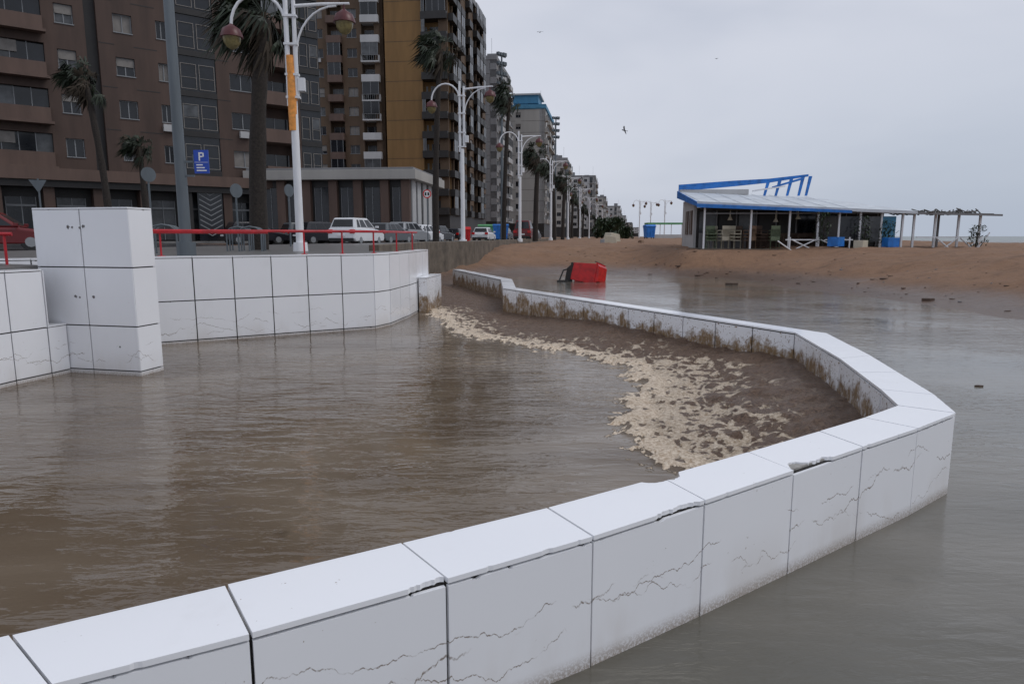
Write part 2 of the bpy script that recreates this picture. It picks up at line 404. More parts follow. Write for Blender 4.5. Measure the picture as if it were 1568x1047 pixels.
nb=g.noise(pos,2.2,8,.75)
c=g.mix(g.noise(pos,.5,6,.7),(.17,.092,.052,1),(.31,.182,.108,1))
c=g.mix(g.rng(nb,.45,.7,0,.55),c,(.13,.075,.048,1))
c=g.mix(g.rng(g.noise(g.mapv(pos,(.5,1.6,1)),.8,6,.7),.55,.7,0,.5),c,(.095,.058,.04,1))
wet=g.rng(g.math('ADD',sep.outputs[2],g.math('MULTIPLY',g.noise(pos,.7,4),.3)),.18,.75,1,0)
c=g.mix(g.math('MULTIPLY',wet,.8),c,(.08,.05,.035,1))
c=g.mix(g.rng(g.noise(pos,5,4,.8),.66,.7,0,.7),c,(.05,.038,.03,1))
L.new(c,b.inputs['Base Color']); L.new(g.rng(wet,0,1,.9,.28),b.inputs['Roughness'])
bp=g.n('ShaderNodeBump'); bp.inputs['Strength'].default_value=.8; bp.inputs['Distance'].default_value=.14
L.new(nb,bp.inputs['Height']); L.new(bp.outputs[0],b.inputs['Normal'])
me.materials.append(m)
# ------------------------------------------------------------------ waters
def water_mat(name,c0,c1,rot,sc1,strength,foamy=False,rough=.05,w3k=.10,dist=.06,ior=1.36):
    m,t,N,L,b=nt(name); g=G(t)
    pos=g.n('ShaderNodeNewGeometry').outputs['Position']
    base=g.mix(g.rng(g.noise(g.mapv(pos,(.35,.6,1),(0,0,rot)),1.0,3,.55,.6),.3,.7),c0,c1)
    base=g.mix(g.rng(g.noise(g.mapv(pos,(1,1.4,1),loc=(4,2,0)),2.3,2,.5),.66,.78,0,.35),base,tuple(q*.4 for q in c0[:3])+(1,))
    w1=g.noise(g.mapv(pos,(sc1*.45,sc1*1.6,1),(0,0,rot)),1.,2,.5,.35)
    w2=g.noise(g.mapv(pos,(sc1*1.5,sc1*4.6,1),(0,0,rot+.25)),1.,3,.55,.5)
    w3=g.noise(g.mapv(pos,(sc1*6,sc1*13,1),(0,0,rot-.2)),1.,2,.6)
    amp=g.rng(g.noise(pos,.35,2),.3,.7,.35,1.5)
    h=g.math('ADD',g.math('MULTIPLY',w1,.8),g.math('ADD',g.math('MULTIPLY',w2,.6),g.math('MULTIPLY',w3,w3k)))
    h=g.math('MULTIPLY',h,amp)
    bp=g.n('ShaderNodeBump'); bp.inputs['Strength'].default_value=strength; bp.inputs['Distance'].default_value=dist
    L.new(h,bp.inputs['Height']); L.new(bp.outputs[0],b.inputs['Normal'])
    b.inputs['IOR'].default_value=ior; b.inputs['Roughness'].default_value=rough
    if foamy:
        at=g.n('ShaderNodeAttribute',attribute_name='foam').outputs['Fac']
        ch=g.n('ShaderNodeAttribute',attribute_name='churn').outputs['Fac']
        gn=g.noise(pos,30,5,.8)
        gran=g.mix(g.rng(gn,.36,.64),(.070,.039,.025,1),(.25,.165,.11,1))
        gran=g.mix(g.rng(g.noise(pos,1.7,4,.6),.35,.65,0,.5),gran,(.14,.085,.055,1))
        base=g.mix(ch,base,gran)
        wv=g.n('ShaderNodeVectorMath',operation='ADD'); L.new(pos,wv.inputs[0])
        nz=g.n('ShaderNodeTexNoise'); L.new(pos,nz.inputs['Vector']); nz.inputs['Scale'].default_value=4.5; nz.inputs['Detail'].default_value=4
        sv=g.n('ShaderNodeVectorMath',operation='SCALE'); L.new(nz.outputs['Color'],sv.inputs[0]); sv.inputs['Scale'].default_value=.34
        L.new(sv.outputs[0],wv.inputs[1])
        vor=g.n('ShaderNodeTexVoronoi',feature='F1'); vor.inputs['Scale'].default_value=5.5; L.new(g.mapv(wv.outputs[0],(1.5,.85,1),(0,0,.5)),vor.inputs['Vector'])
        web=g.math('ADD',vor.outputs['Distance'],g.noise(pos,11,5,.75))
        mask=g.math('MULTIPLY',g.rng(g.math('ADD',web,at),1.22,1.32,0,1),g.rng(at,.03,.10,0,1))
        foamc=g.mix(g.rng(g.noise(pos,30,3,.7),.3,.7),(.40,.29,.19,1),(.82,.71,.57,1))
        base=g.mix(mask,base,foamc)
        rr=g.math('ADD',rough,g.math('MULTIPLY',g.math('MAXIMUM',mask,g.math('MULTIPLY',ch,.5)),.5)); L.new(rr,b.inputs['Roughness'])
        b2=g.n('ShaderNodeBump'); b2.inputs['Strength'].default_value=.9; b2.inputs['Distance'].default_value=.035
        L.new(bp.outputs[0],b2.inputs['Normal'])
        hh=g.math('ADD',g.math('MULTIPLY',mask,.8),g.math('MULTIPLY',g.math('MULTIPLY',ch,gn),1.4))
        L.new(hh,b2.inputs['Height']); L.new(b2.outputs[0],b.inputs['Normal'])
    L.new(base,b.inputs['Base Color'])
    return m
M['pool']=water_mat('muddy_pool_water',(.108,.077,.050,1),(.190,.150,.110,1),.30,1.6,.50,True,w3k=.08)
M['flood']=water_mat('flood_water',(.110,.103,.084,1),(.165,.152,.127,1),-.5,2.8,.24,w3k=.08,ior=1.45)
M['sea']=water_mat('sea_water',(.10,.13,.12,1),(.22,.24,.22,1),0.,.3,.8,rough=.3)
def sheet(name,pts,z,k):
    me=bpy.data.meshes.new(name); me.from_pydata([(p[0],p[1],z) for p in pts],[],[tuple(range(len(pts)))]); me.materials.append(M[k])
    o=bpy.data.objects.new(name,me); sc.collection.objects.link(o); return o
sheet('flood_water',[(-40,-30),(30,-30),(30,45),(-3.8,45),(-3.8,20),(-40,20)],0,'flood')
sheet('sea',[(20,-60),(6000,-60),(6000,9000),(200,9000)],-.35,'sea')
acc=Acc()
for k in range(16):
    off=64+k*6+rs.uniform(-2,2); y=60+rs.uniform(0,30)
    while y<500:
        Ln=rs.uniform(10,45)
        if rs.random()<.75:
            pts=[];n=8
            for i in range(n+1): pts.append((.14*(y+Ln*i/n)+off+mn.noise(Vector((y*.1+i,k,0)))*1.5,y+Ln*i/n,-.30))
            w=[.2+1.2*math.sin(math.pi*i/n) for i in range(n+1)]
            loop=pts+[(p[0]+w[i],p[1],p[2]) for i,p in reversed(list(enumerate(pts)))]
            acc.prism(loop,(0,0,.45),'signw')
        y+=Ln+rs.uniform(2,20)
acc.obj('sea_surf')
PP=[(-3.6,.9),(-1.6,2.04),(.28,3.1),(1.58,4.0),(3.28,5.25),(3.86,7.6),(4.24,9.6),(-.08,18.1),(-.18,21.7),(-2.3,28.35),(-4.3,29.2),(-4.3,20.5),(-2.6,19.7),(-2.7,17),(-2.9,15.4),(-3.1,14.9),(-6.7,12.6),(-9,11.2),(-9,10.3),(-6.75,10.3),(-7.2,6),(-7.2,.9)]
FR=[(-3.2,18.9),(-2.2,18.4),(-1.55,15.8),(-1.14,14.1),(-.17,12.75),(.65,12.0),(1.28,11.3),(1.79,10.4),(1.82,9.2),(1.39,8.3),(1.31,7.35),(1.07,6.7),(1.24,6.2),(1.44,5.6),(1.62,5.0),(1.75,3.8)]
FP=FR+[(4.6,4.0),(5,10),(.3,18.5),(.1,22),(-2.2,29.5),(-5,29.5),(-5,18.9)]
step=.05; X0,X1,Y0,Y1=-7.3,4.4,.8,29.3
nx=int((X1-X0)/step)+1; ny=int((Y1-Y0)/step)+1
idx={}; vs=[];fo=[];chn=[];fs=[]
def vert(i,j):
    k=(i,j)
    if k in idx: return idx[k]
    x=X0+i*step;y=Y0+j*step; z=.006
    a=0;cflag=0
    n1=mn.noise(Vector((x*5.5,y*5.5,1)));n2=mn.noise(Vector((x*5.5,y*5.5,8)));n3=mn.noise(Vector((x*13,y*13,8)))
    wx=x+mn.noise(Vector((x*1.6,y*1.6,1)))*.28+n1*.20+n3*.07; wy=y+mn.noise(Vector((x*1.6,y*1.6,7)))*.28+n2*.20+n3*.07
    if (wx>-3.5 and wy>3.3):
        ins=poly_in((wx,wy),FP)
        d=min(seg_d((wx,wy),FR[q],FR[q+1]) for q in range(len(FR)-1))
        if ins:
            right=ss(-.3,2.4,x)
            wd=.42+.48*ss(0.2,1.6,x)*(1-ss(9.6,11.5,y))
            a=.42*math.exp(-(d/wd)**2*.8)+.13*(1-ss(0,1.9,d))+.015+.05*mn.noise(Vector((x*1.3,y*1.3,11)))
            cflag=.35+.65*ss(.0,.7,d)
            z+=.02+.26*ss(.2,2.4,d)*right
            z+=(mn.noise(Vector((x*4,y*5,2)))*.035+mn.noise(Vector((x*11,y*13,4)))*.02)*ss(0,.2,d)
            z+=.025*math.exp(-((d-.15)/.15)**2)
        elif d<.6: a=.20*math.exp(-(d/.15)**2)
    idx[k]=len(vs); vs.append((x,y,z)); fo.append(a); chn.append(cflag); return idx[k]
for j in range(ny-1):
    for i in range(nx-1):
        if poly_in((X0+(i+.5)*step,Y0+(j+.5)*step),PP):
            fs.append((vert(i,j),vert(i+1,j),vert(i+1,j+1),vert(i,j+1)))
me=bpy.data.meshes.new('pool_water'); me.from_pydata(vs,[],fs); me.polygons.foreach_set('use_smooth',[True]*len(fs))
a=me.attributes.new('foam','FLOAT','POINT'); a.data.foreach_set('value',fo)
a=me.attributes.new('churn','FLOAT','POINT'); a.data.foreach_set('value',chn)
me.materials.append(M['pool']); me.update()
sc.collection.objects.link(bpy.data.objects.new('pool_water',me))
# ------------------------------------------------------------------ street
EDGE=[(-7.1,-6),(-7.0,10.3),(-9.0,11.35),(-6.75,12.72),(-3.15,15.0),(-2.9,15.6),(-2.72,19.6),(-4.2,20.2),(-4.0,31),(-2.3,37),(-1.5,42),(6.2,98),(34,300),(110,850)]
LEFT=[(101,850),(25,300),(-3.2,98),(-11,42),(-13,31),(-16,14),(-22,-6)]
acc=Acc(); acc.prism([(p[0],p[1],-.5) for p in EDGE+LEFT],(0,0,2.07),'pave'); acc.obj('promenade_pavement')
acc=Acc()
for a_,b_ in zip(EDGE[6:-1],EDGE[7:]):
    if a_[1]<20: continue
    d=Vector((b_[0]-a_[0],b_[1]-a_[1],0)).normalized(); n=Vector((d.y,-d.x,0))
    acc.prism([(a_[0],a_[1],-.3),(b_[0],b_[1],-.3),(b_[0]+n.x*.3,b_[1]+n.y*.3,-.3),(a_[0]+n.x*.3,a_[1]+n.y*.3,-.3)],(0,0,2.05),'dirtyconc')
acc.obj('promenade_edge_wall',bevel=.02)
sheet('road',[(-400,-60),(-7.5,-60),(-7.5,9),(-8,12.7),(-3.5,15.2),(-3.2,20),(-4.3,20.5),(-4.2,31),(-1.8,42),(6,98),(33.8,300),(109,850),(300,2200),(-400,2200)],1.44,'road')
acc=Acc()
def dpt(off,y): return (-26.4+off+.14*y,y)
for y in range(-10,300,8):
    for off in (9.5,):
        p=dpt(off,y);q=dpt(off,y+3.5)
        acc.prism([(p[0]-.07,p[1],1.4405),(p[0]+.07,p[1],1.4405),(q[0]+.07,q[1],1.4405),(q[0]-.07,q[1],1.4405)],(0,0,.005),'paint')
for off in (5.6,15.6):
    p=dpt(off,-10);q=dpt(off,400)
    acc.prism([(p[0]-.06,p[1],1.4405),(p[0]+.06,p[1],1.4405),(q[0]+.06,q[1],1.4405),(q[0]-.06,q[1],1.4405)],(0,0,.005),'paint')
acc.obj('road_markings')
acc=Acc(); acc.prism([(-60,28,1.2),(-17,60,1.2),(-14.5,72,1.2),(2,190,1.2),(60,600,1.2),(40,600,1.2),(-60,190,1.2),(-90,60,1.2)],(0,0,.38),'pave'); acc.obj('building_side_pavement',bevel=.02)
# ------------------------------------------------------------------ buildings
rb=random.Random(5)
def facade(acc,T,cols,z0,nf,fh,wall,par,glassk=('glass','glass','glass','glassb','shutter'),frame='frame'):
    def bx(a0,a1,b0,b1,z0_,z1_,k):
        p=T(a0,b0);q=T(a1,b1); acc.box(p[0],q[0],p[1],q[1],z0_,z1_,k)
    H=nf*fh
    for (a0,a1,ty) in cols:
        if ty=='wall':
            bx(a0,a1,-1.5,0,z0,z0+H,wall)
            for f in range(1,nf):
                if a1-a0>1.0: bx(a0+.02,a1-.02,0,.012,z0+f*fh-.03,z0+f*fh+.03,'dark')
            continue
        if ty=='dark': bx(a0,a1,-1.5,-.5,z0,z0+H,'dark'); continue
        for f in range(nf):
            z=z0+f*fh
            if ty in('win','winp'):
                s0=.95; wh=1.35
                bx(a0,a1,-.4,0,z,z+s0,wall); bx(a0,a1,-.4,0,z+s0+wh,z+fh,wall)
                bx(a0,a1,-.4,-.25,z+s0,z+s0+wh,rb.choice(glassk))
                bx(a0-.03,a1+.03,0,.06,z+s0-.07,z+s0,frame)
                mid=(a0+a1)/2
                for q in ([a0+.04,mid,a1-.04] if a1-a0<2 else [a0+.04,a0+(a1-a0)/3,a0+2*(a1-a0)/3,a1-.04]): bx(q-.035,q+.035,-.25,-.18,z+s0,z+s0+wh,frame)
                bx(a0,a1,-.25,-.18,z+s0+wh-.07,z+s0+wh,frame)
                if rb.random()<.3: bx(a0+.05,a1-.05,-.18,-.14,z+s0+wh*rb.uniform(.3,.75),z+s0+wh-.07,'shutter')
                if rb.random()<.16: bx(mid-.4,mid+.4,.0,.32,z+.2,z+.75,'whitew')
            elif ty in('bal','balw'):
                pk=par if ty=='bal' else ('whitew' if par!='whitew' else 'creamw')
                bx(a0,a1,-1.5,-1.35,z+.2,z+fh,wall)
                bx(a0+.3,a1-.3,-1.35,-1.28,z+.25,z+2.35,rb.choice(('glass','glass','glassb')))
                n=max(2,int((a1-a0)/1.1))
                for i in range(n+1):
                    q=a0+.3+(a1-a0-.6)*i/n; bx(q-.04,q+.04,-1.28,-1.22,z+.25,z+2.35,frame)
                bx(a0,a1,-1.35,.85,z,z+.22,pk)
                if ty=='bal' or rb.random()<.6: bx(a0,a1,.72,.85,z+.22,z+1.12,pk)
                else:
                    bx(a0,a1,.76,.81,z+1.05,z+1.1,frame)
                    i=a0
                    while i<a1: bx(i,i+.04,.77,.80,z+.22,z+1.05,frame); i+=.35
                bx(a0,a0+.12,-1.28,.72,z+.22,z+1.1,pk); bx(a1-.12,a1,-1.28,.72,z+.22,z+1.1,pk)
                if rb.random()<.35:
                    bx(a0+.12,a1-.12,.74,.80,z+1.12,z+fh-.02,rb.choice(('glass','glassb')))
                    for i in range(n+1):
                        q=a0+.16+(a1-a0-.36)*i/n; bx(q-.03,q+.03,.80,.84,z+1.12,z+fh-.02,frame)
            elif ty=='band':
                bx(a0,a1,-.5,.35,z,z+1.15,par); bx(a0,a1,-.5,.05,z+2.55,z+fh,wall)
                n=max(2,int((a1-a0)/1.0))
                for i in range(n):
                    q0=a0+(a1-a0)*i/n;q1=a0+(a1-a0)*(i+1)/n
                    bx(q0,q1,-.5,-.3,z+1.15,z+2.55,rb.choice(glassk[:4])); bx(q0-.03,q0+.03,-.3,-.22,z+1.15,z+2.55,frame)
                if rb.random()<.4: q=a0+(a1-a0)*rb.random()*.6; bx(q,q+1.0,-.2,-.15,z+1.7,z+2.5,'shutter')
            elif ty=='glass':
                bx(a0,a1,-.9,-.1,z,z+fh,'glass')
                bx(a0,a1,-.1,.02,z,z+.45,'dark')
                m_=(a0+a1)/2
                for (u0,u1) in ((a0+.12,m_-.1),(m_+.1,a1-.12)):
                    for q in (u0,u1-.05): bx(q,q+.05,-.1,-.03,z+.6,z+2.6,'shutter')
                    bx(u0+.05,u1-.05,-.1,-.03,z+.6,z+.65,'shutter'); bx(u0+.05,u1-.05,-.1,-.03,z+2.55,z+2.6,'shutter'); bx(u0+.05,u1-.05,-.1,-.04,z+1.5,z+1.54,'shutter')
                    if rb.random()<.35: bx(u0+.05,u1-.05,-.1,-.06,z+1.6,z+2.5,'glassb')
acc=Acc(); Z0=7.0
T=lambda a,b:(a,-b)
cols=[(-16,-12,'band'),(-12,-11,'wall'),(-11,-6,'bal'),(-6,-4.6,'wall'),(-4.6,-.6,'bal'),(-.6,0,'wall'),(0,4.2,'band'),(4.2,5.0,'wall'),(5.0,6.2,'win'),(6.2,6.9,'wall'),(6.9,7.7,'dark'),
 (7.7,8.8,'wall'),(8.8,10.1,'win'),(10.1,11.8,'wall'),(11.8,12.6,'win'),(12.6,13.3,'wall'),(13.3,16.2,'glass'),(16.2,17.3,'wall'),(17.3,19.2,'win'),(19.2,19.9,'wall'),(19.9,22.9,'bal'),(22.9,23.4,'wall'),(23.4,25.4,'glass')]
facade(acc,T,cols,Z0,7,3.2,'brown','brownl')
acc.box(-16,25.4,1.5,14,1.4,Z0+22.4,'brown'); acc.box(-16.2,25.6,-.4,14,Z0+22.4,Z0+23.6,'brownl')
acc.box(-16.4,27.3,-1.2,1.45,6.1,6.95,'brownl'); acc.box(-16.4,27.1,-.9,1.2,5.6,6.1,'dark')
for f in range(7): acc.box(-.2,4.3,-1.1,-.36,Z0+f*3.2-.1,Z0+f*3.2+.08,'brownl')
acc.box(-16,26.5,.8,1.45,1.4,5.6,'dark')
x=-16
while x<26.6:
    acc.box(x,x+.7,-.6,.8,1.4,5.6,'brown' if rb.random()<.7 else 'dark')
    if x+3.0<26.6:
        acc.box(x+.9,x+2.8,.70,.78,1.7,4.9,rb.choice(('glass','glassb','glass')))
        for q in (x+.9,x+1.85,x+2.75): acc.box(q,q+.06,.62,.70,1.7,4.9,'frame')
        acc.box(x+.9,x+2.8,.55,.62,4.2,4.35,'frame')
    x+=3.2
for i in range(9):
    for sgn in (-1,1):
        zc=2.0+i*.42
        acc.prism([(14.9,-.64,zc),(14.9+sgn*.9,-.64,zc+.5),(14.9+sgn*.9,-.64,zc+.58),(14.9,-.64,zc+.08)],(0,.03,0),'frame')
acc.box(13.9,15.9,-.60,-.5,1.6,6.05,'glass')
acc.obj('brown_apartment_block',(-37.5,50,0),math.atan2(17,21))
def tower(name,corner,ang,w,dep,top,front,side,walls,side_wall,par,fh=3.05,z0=1.5,gf=4.0,roof='greyw'):
    acc=Acc(); nf=int((top-z0-gf)/fh); zz=z0+gf
    facade(acc,lambda a,b:(-w+a,-b),front,zz,nf,fh,walls,par)
    facade(acc,lambda a,b:(b,a),side,zz,nf,fh,side_wall,par)
    acc.box(-w,-1.5,1.5,dep,z0,zz+nf*fh,walls)
    acc.box(-w,0,0,1.5,z0,zz,'dark'); acc.box(-1.5,0,1.5,dep,z0,zz,'dark')
    acc.box(-w-.1,.1,-.1,dep+.1,zz+nf*fh,zz+nf*fh+.9,roof)
    for i in range(4):
        x=-rb.uniform(2,w-2); y=rb.uniform(2,dep-3); acc.box(x-1.2,x+1.2,y,y+2,zz+nf*fh+.9,zz+nf*fh+rb.uniform(2,3.4),roof)
    acc.box(-1.3,-1.25,1.2,1.25,zz+nf*fh+.9,zz+nf*fh+5,'gmetal')
    return acc.obj(name,(corner[0],corner[1],0),ang)
def side_cols(dep,bal='bal',n=3.4):
    out=[];y=0
    while y<dep-.1:
        e=min(dep,y+n); out.append((y,y+.5,'wall')); out.append((y+.5,e,bal if rb.random()<.8 else 'win')); y=e
    return out
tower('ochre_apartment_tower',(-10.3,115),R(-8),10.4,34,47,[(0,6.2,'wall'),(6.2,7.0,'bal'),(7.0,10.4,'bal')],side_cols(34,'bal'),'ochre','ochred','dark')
tower('tan_apartment_tower',(-20.9,117),R(-3),13,20,47,[(0,1.5,'wall'),(1.5,3,'win'),(3,3.8,'wall'),(3.8,6.2,'bal'),(6.2,7,'wall'),(7,8.6,'win'),(8.6,9.4,'wall'),(9.4,12.4,'balw'),(12.4,13,'wall')],side_cols(20),'ochred','ochred','brownl')
def front_cols(w):
    out=[];y=0
    while y<w-.2:
        e=min(w,y+2.8); out.append((y,y+1.2,'wall')); out.append((y+1.2,e,rb.choice(('win','win','balw')))); y=e
    return out
tower('grey_apartment_tower',(-3.6,165),R(-8),14,22,44,front_cols(14),side_cols(22,'balw'),'greyw','greyw','greyw')
w4=tower('white_apartment_tower',(8.9,192),R(-8),14,28,37,[(0,6,'wall'),(6,7.4,'win'),(7.4,14,'wall')],side_cols(28,'balw'),'creamw','whitew','whitew',roof='bluetop')
acc=Acc(); acc.box(-14.3,.3,-.3,28,36.2,37.2,'bluetop'); acc.box(-9,-2,2,12,37.9,40,'bluetop'); acc.box(-9.6,-1.4,1.4,12.6,40,40.4,'whitew')
o=acc.obj('roof_crown',parent=w4)
spec=[('cream_apartment_block',(20.5,262),16,30,31,'creamw'),('white_apartment_block',(30,300),16,24,27,'whitew'),('grey_apartment_block',(40,335),18,40,31,'whitew'),('cream_seafront_block',(54,400),22,40,24,'creamw'),
 ('white_seafront_block',(71,455),22,60,21,'whitew'),('grey_seafront_block',(92,560),30,80,19,'whitew'),('cream_far_block',(118,680),40,90,16,'creamw'),('white_far_block',(150,820),50,120,14,'whitew')]
for nme,c_,w_,d_,top,k in spec:
    tower(nme,c_,R(-8),w_,d_,top,front_cols(w_),side_cols(d_,'balw',5),k,k,'whitew')
acc=Acc()
w_,dp=14.0,11.0
acc.box(-w_,0,.4,dp,1.4,6.8,'dark')
for x in (-14,-11.9,-9.6,-7.2,-5.0,-2.6,-.75): acc.box(x,x+.75,-.1,.5,1.4,6.8,'brownl')
for x in (-13.2,-10.9,-8.6,-6.2,-4,-1.6): acc.box(x,x+1.3,.30,.395,2.4,6.2,'glass'); acc.box(x,x+.06,.24,.30,2.4,6.2,'frame'); acc.box(x+.6,x+.66,.24,.3,2.4,6.2,'frame')
for y in (.5,2.4,4.6,6.8,9.0): acc.box(-.3,.12,y+.02,y+1.3,1.4,6.8,'whitew')
acc.box(-14.6,.7,-.7,dp+.5,6.8,7.6,'creamw'); acc.box(-14.4,.5,-.5,dp+.3,7.6,7.8,'greyw')
acc.obj('corner_pavilion',(-8.8,60,0),R(-6),bevel=.03)
# ------------------------------------------------------------------ street lamps
def lantern(acc,x,z,s=1.):
    prof=[(.04,.0),(.10,-.05),(.24,-.14),(.30,-.30),(.31,-.36)]
    acc.tube([(x,0,z+p[1]*s) for p in prof],[p[0]*s for p in prof],'lred',16)
    acc.tube([(x,0,z-.36*s),(x,0,z-.50*s),(x,0,z-.62*s),(x,0,z-.68*s)],[.25*s,.22*s,.14*s,.03*s],'amber',16)
def lamp(H=8.0,orange=False):
    acc=Acc()
    acc.tube([(0,0,0),(0,0,.25)],[.22,.2],'wmetal',14)
    acc.tube([(0,0,.25),(0,0,H*.62)],[.12,.105],'wmetal',14)
    hi=2.2 if orange else .35
    acc.tube([(-.11,0,H*.60),(-.11,0,H+hi)],[.075,.06],'wmetal',12); acc.tube([(.11,0,H*.64),(.11,0,H+.1)],[.07,.055],'wmetal',12)
    for z in (H*.63,H*.72,H*.84,H*.95): acc.box(-.19,.19,-.09,.09,z,z+.06,'wmetal')
    if orange: acc.tube([(-.03,0,H*.50),(-.03,0,H*.62),(-.03,0,H*.70),(-.05,0,H*.80)],[.125,.135,.125,.11],'orange',14)
    acc.tube([(.11,0,H-.05),(.9,0,H+.02),(1.65,0,H+.05)],[.05,.045,.035],'wmetal',10)
    acc.tube([(.14+1.15*(1-math.cos(t*math.pi/2)),0,H-1.35+1.33*math.sin(t*math.pi/2)) for t in [i/8 for i in range(9)]],.03,'wmetal',8)
    acc.tube([(1.5,0,H+.05),(1.5,0,H-.12)],.03,'lred',8); lantern(acc,1.5,H-.1)
    acc.tube([(-.11-.75+.75*math.cos(t*math.pi),0,H-.6+.85*math.sin(t*math.pi)) for t in [i/12 for i in range(13)]],.042,'wmetal',10)
    lantern(acc,-1.61,H-.55)
    acc.tube([(-.11,0,H-1.6),(-.11,0,H-.6)],.05,'wmetal',8)
    acc.box(.16,.34,-.08,.08,H*.66,H*.66+.35,'wmetal')
    return acc
zl=1.57
lamp(6.8,True).obj('street_lamp',(-6.2,20.2,zl),R(4))
l0=lamp(8.0).obj('street_lamp',(-2.62,37,zl),R(-8))
inst(l0,'street_lamp',(.62,54,zl),R(12))
for i,y in enumerate((72,92,114,140,170,205,245)): inst(l0,'street_lamp',(-26.4+.14*y+18.2+.03*y,y,zl),R(8),1.0)
for (x,y) in ((27.6,150),(31,155),(32.6,148)): inst(l0,'street_lamp',(x,y,1.4),R(20),1.0)
def mast(H):
    acc=Acc(); acc.tube([(0,0,0),(0,0,H)],[.16,.08],'gmetal',10)
    for z in (H-2.6,H-1.7,H-.8,H):
        acc.box(-.55,.55,-.04,.04,z-.04,z+.04,'gmetal')
        for x in (-.5,-.15,.2,.45): acc.box(x-.11,x+.11,-.16,.12,z+.05,z+.30+.05*(x>0),'gmetal')
    return acc
ms=mast(16.8).obj('floodlight_mast',(-.95,66,1.5),R(50))
inst(ms,'floodlight_mast',(6.2,100,1.5),R(30)); inst(ms,'floodlight_mast',(12.6,160,1.5),R(50)); inst(ms,'floodlight_mast',(21,220,1.5),R(50))
acc=Acc(); acc.tube([(0,0,0),(0,0,.3)],[.2,.2],'gmetal',14); acc.tube([(0,0,.3),(0,0,12)],[.125,.075],'gmetal',14)
acc.box(.05,.30,-.02,.02,2.02,2.06,'gmetal'); acc.box(.05,.30,-.02,.02,1.72,1.76,'gmetal')
acc.obj('grey_light_pole',(-7.28,15.4,1.57))
acc=Acc(); acc.box(0,.32,-.012,.012,0,.50,'signb'); acc.box(.015,.305,-.016,-.012,.235,.242,'signw')
acc.box(.11,.14,-.018,-.0125,.27,.45,'signw'); acc.box(.14,.20,-.018,-.0125,.42,.45,'signw'); acc.box(.14,.20,-.018,-.0125,.345,.375,'signw'); acc.box(.195,.225,-.018,-.0125,.355,.44,'signw')
for i in range(3): acc.box(.05,.27-.04*i,-.018,-.0125,.05+.06*i,.075+.06*i,'signw')
acc.box(-.02,0.0,-.02,.02,.1,.4,'gmetal')
acc.obj('parking_sign',(-6.97,15.4,3.36))
def disc_sign(name,loc,r=.32,H=2.2,kind='back',rz=0):
    acc=Acc(); acc.tube([(0,0,0),(0,0,H+r)],.035,'gmetal',8)
    if kind=='tri': acc.prism([(-r*1.1,-.05,H+r*.8),(r*1.1,-.05,H+r*.8),(0,-.05,H-r)],(0,.02,0),'gmetal')
    else:
        c=[(r*math.cos(a*math.pi/12),-.05,H+r*math.sin(a*math.pi/12)) for a in range(24)]
        acc.prism(c,(0,.02,0),'gmetal' if kind=='back' else 'signr')
        if kind=='speed':
            acc.prism([(p[0]*.75,-.056,H+(p[2]-H)*.75) for p in c],(0,.005,0),'signw')
            acc.box(-.15,-.04,-.064,-.057,H-.1,H+.1,'black'); acc.box(.03,.15,-.064,-.057,H-.1,H+.1,'black')
    return acc.obj(name,loc,rz)
disc_sign('traffic_sign',(-13.0,25,1.57),.26,2.6,rz=.9); disc_sign('traffic_sign',(-20.0,29.5,1.5),.30,2.6,'tri',.3); disc_sign('traffic_sign',(-10.3,26,1.57),.26,2.1,rz=1.0)
disc_sign('traffic_sign',(-9.3,29,1.57),.26,2.3,rz=1.1); disc_sign('speed_limit_sign',(-5.6,46,1.45),.28,3.3,'speed')
# ------------------------------------------------------------------ railing, bike racks
acc=Acc()
line=[(-7.3,12.35),(-6.6,12.78),(-4.8,13.92),(-3.15,15.05),(-2.85,16.6),(-2.68,19.4)]
zt=2.10
acc.tube([(p[0],p[1],zt) for p in line],.027,'red',10)
acc.tube([(p[0],p[1],zt-.02) for p in [(-7.3,12.35),(-4.9,13.86)]],.034,'red',10)
for p in ((-6.55,12.85),(-4.3,14.26),(-3.62,14.7),(-3.05,15.2),(-2.83,16.9),(-2.69,18.6)):
    acc.tube([(p[0],p[1],1.57),(p[0],p[1],zt)],.018,'red',8); acc.box(p[0]-.05,p[0]+.05,p[1]-.05,p[1]+.05,1.57,1.64,'red')
acc.obj('red_railing')
acc=Acc(); acc.tube([(-12,9.2,2.03),(-7.6,10.5,2.03)],.03,'red',10)
for p in ((-11.5,9.35),(-9.2,10.02),(-7.7,10.47)): acc.tube([(p[0],p[1],1.57),(p[0],p[1],2.03)],.02,'red',8)
acc.obj('red_railing')
def hoop():
    acc=Acc(); 
    for k in range(3):
        y=k*.6
        acc.tube([(-.3,y,0),(-.3,y,.5)]+[(-.3+.3*(1-math.cos(t)),y,.5+.2*math.sin(t)) for t in (.4,.9,1.57,2.2,2.7)]+[(.3,y,.5),(.3,y,0)],.022,'gmetal',8)
    return acc
h0=hoop().obj('bike_rack',(-8.2,16.2,1.57),R(20)); inst(h0,'bike_rack',(-7.4,19.5,1.57),R(15)); inst(h0,'bike_rack',(-7.9,19.9,1.57),R(15))
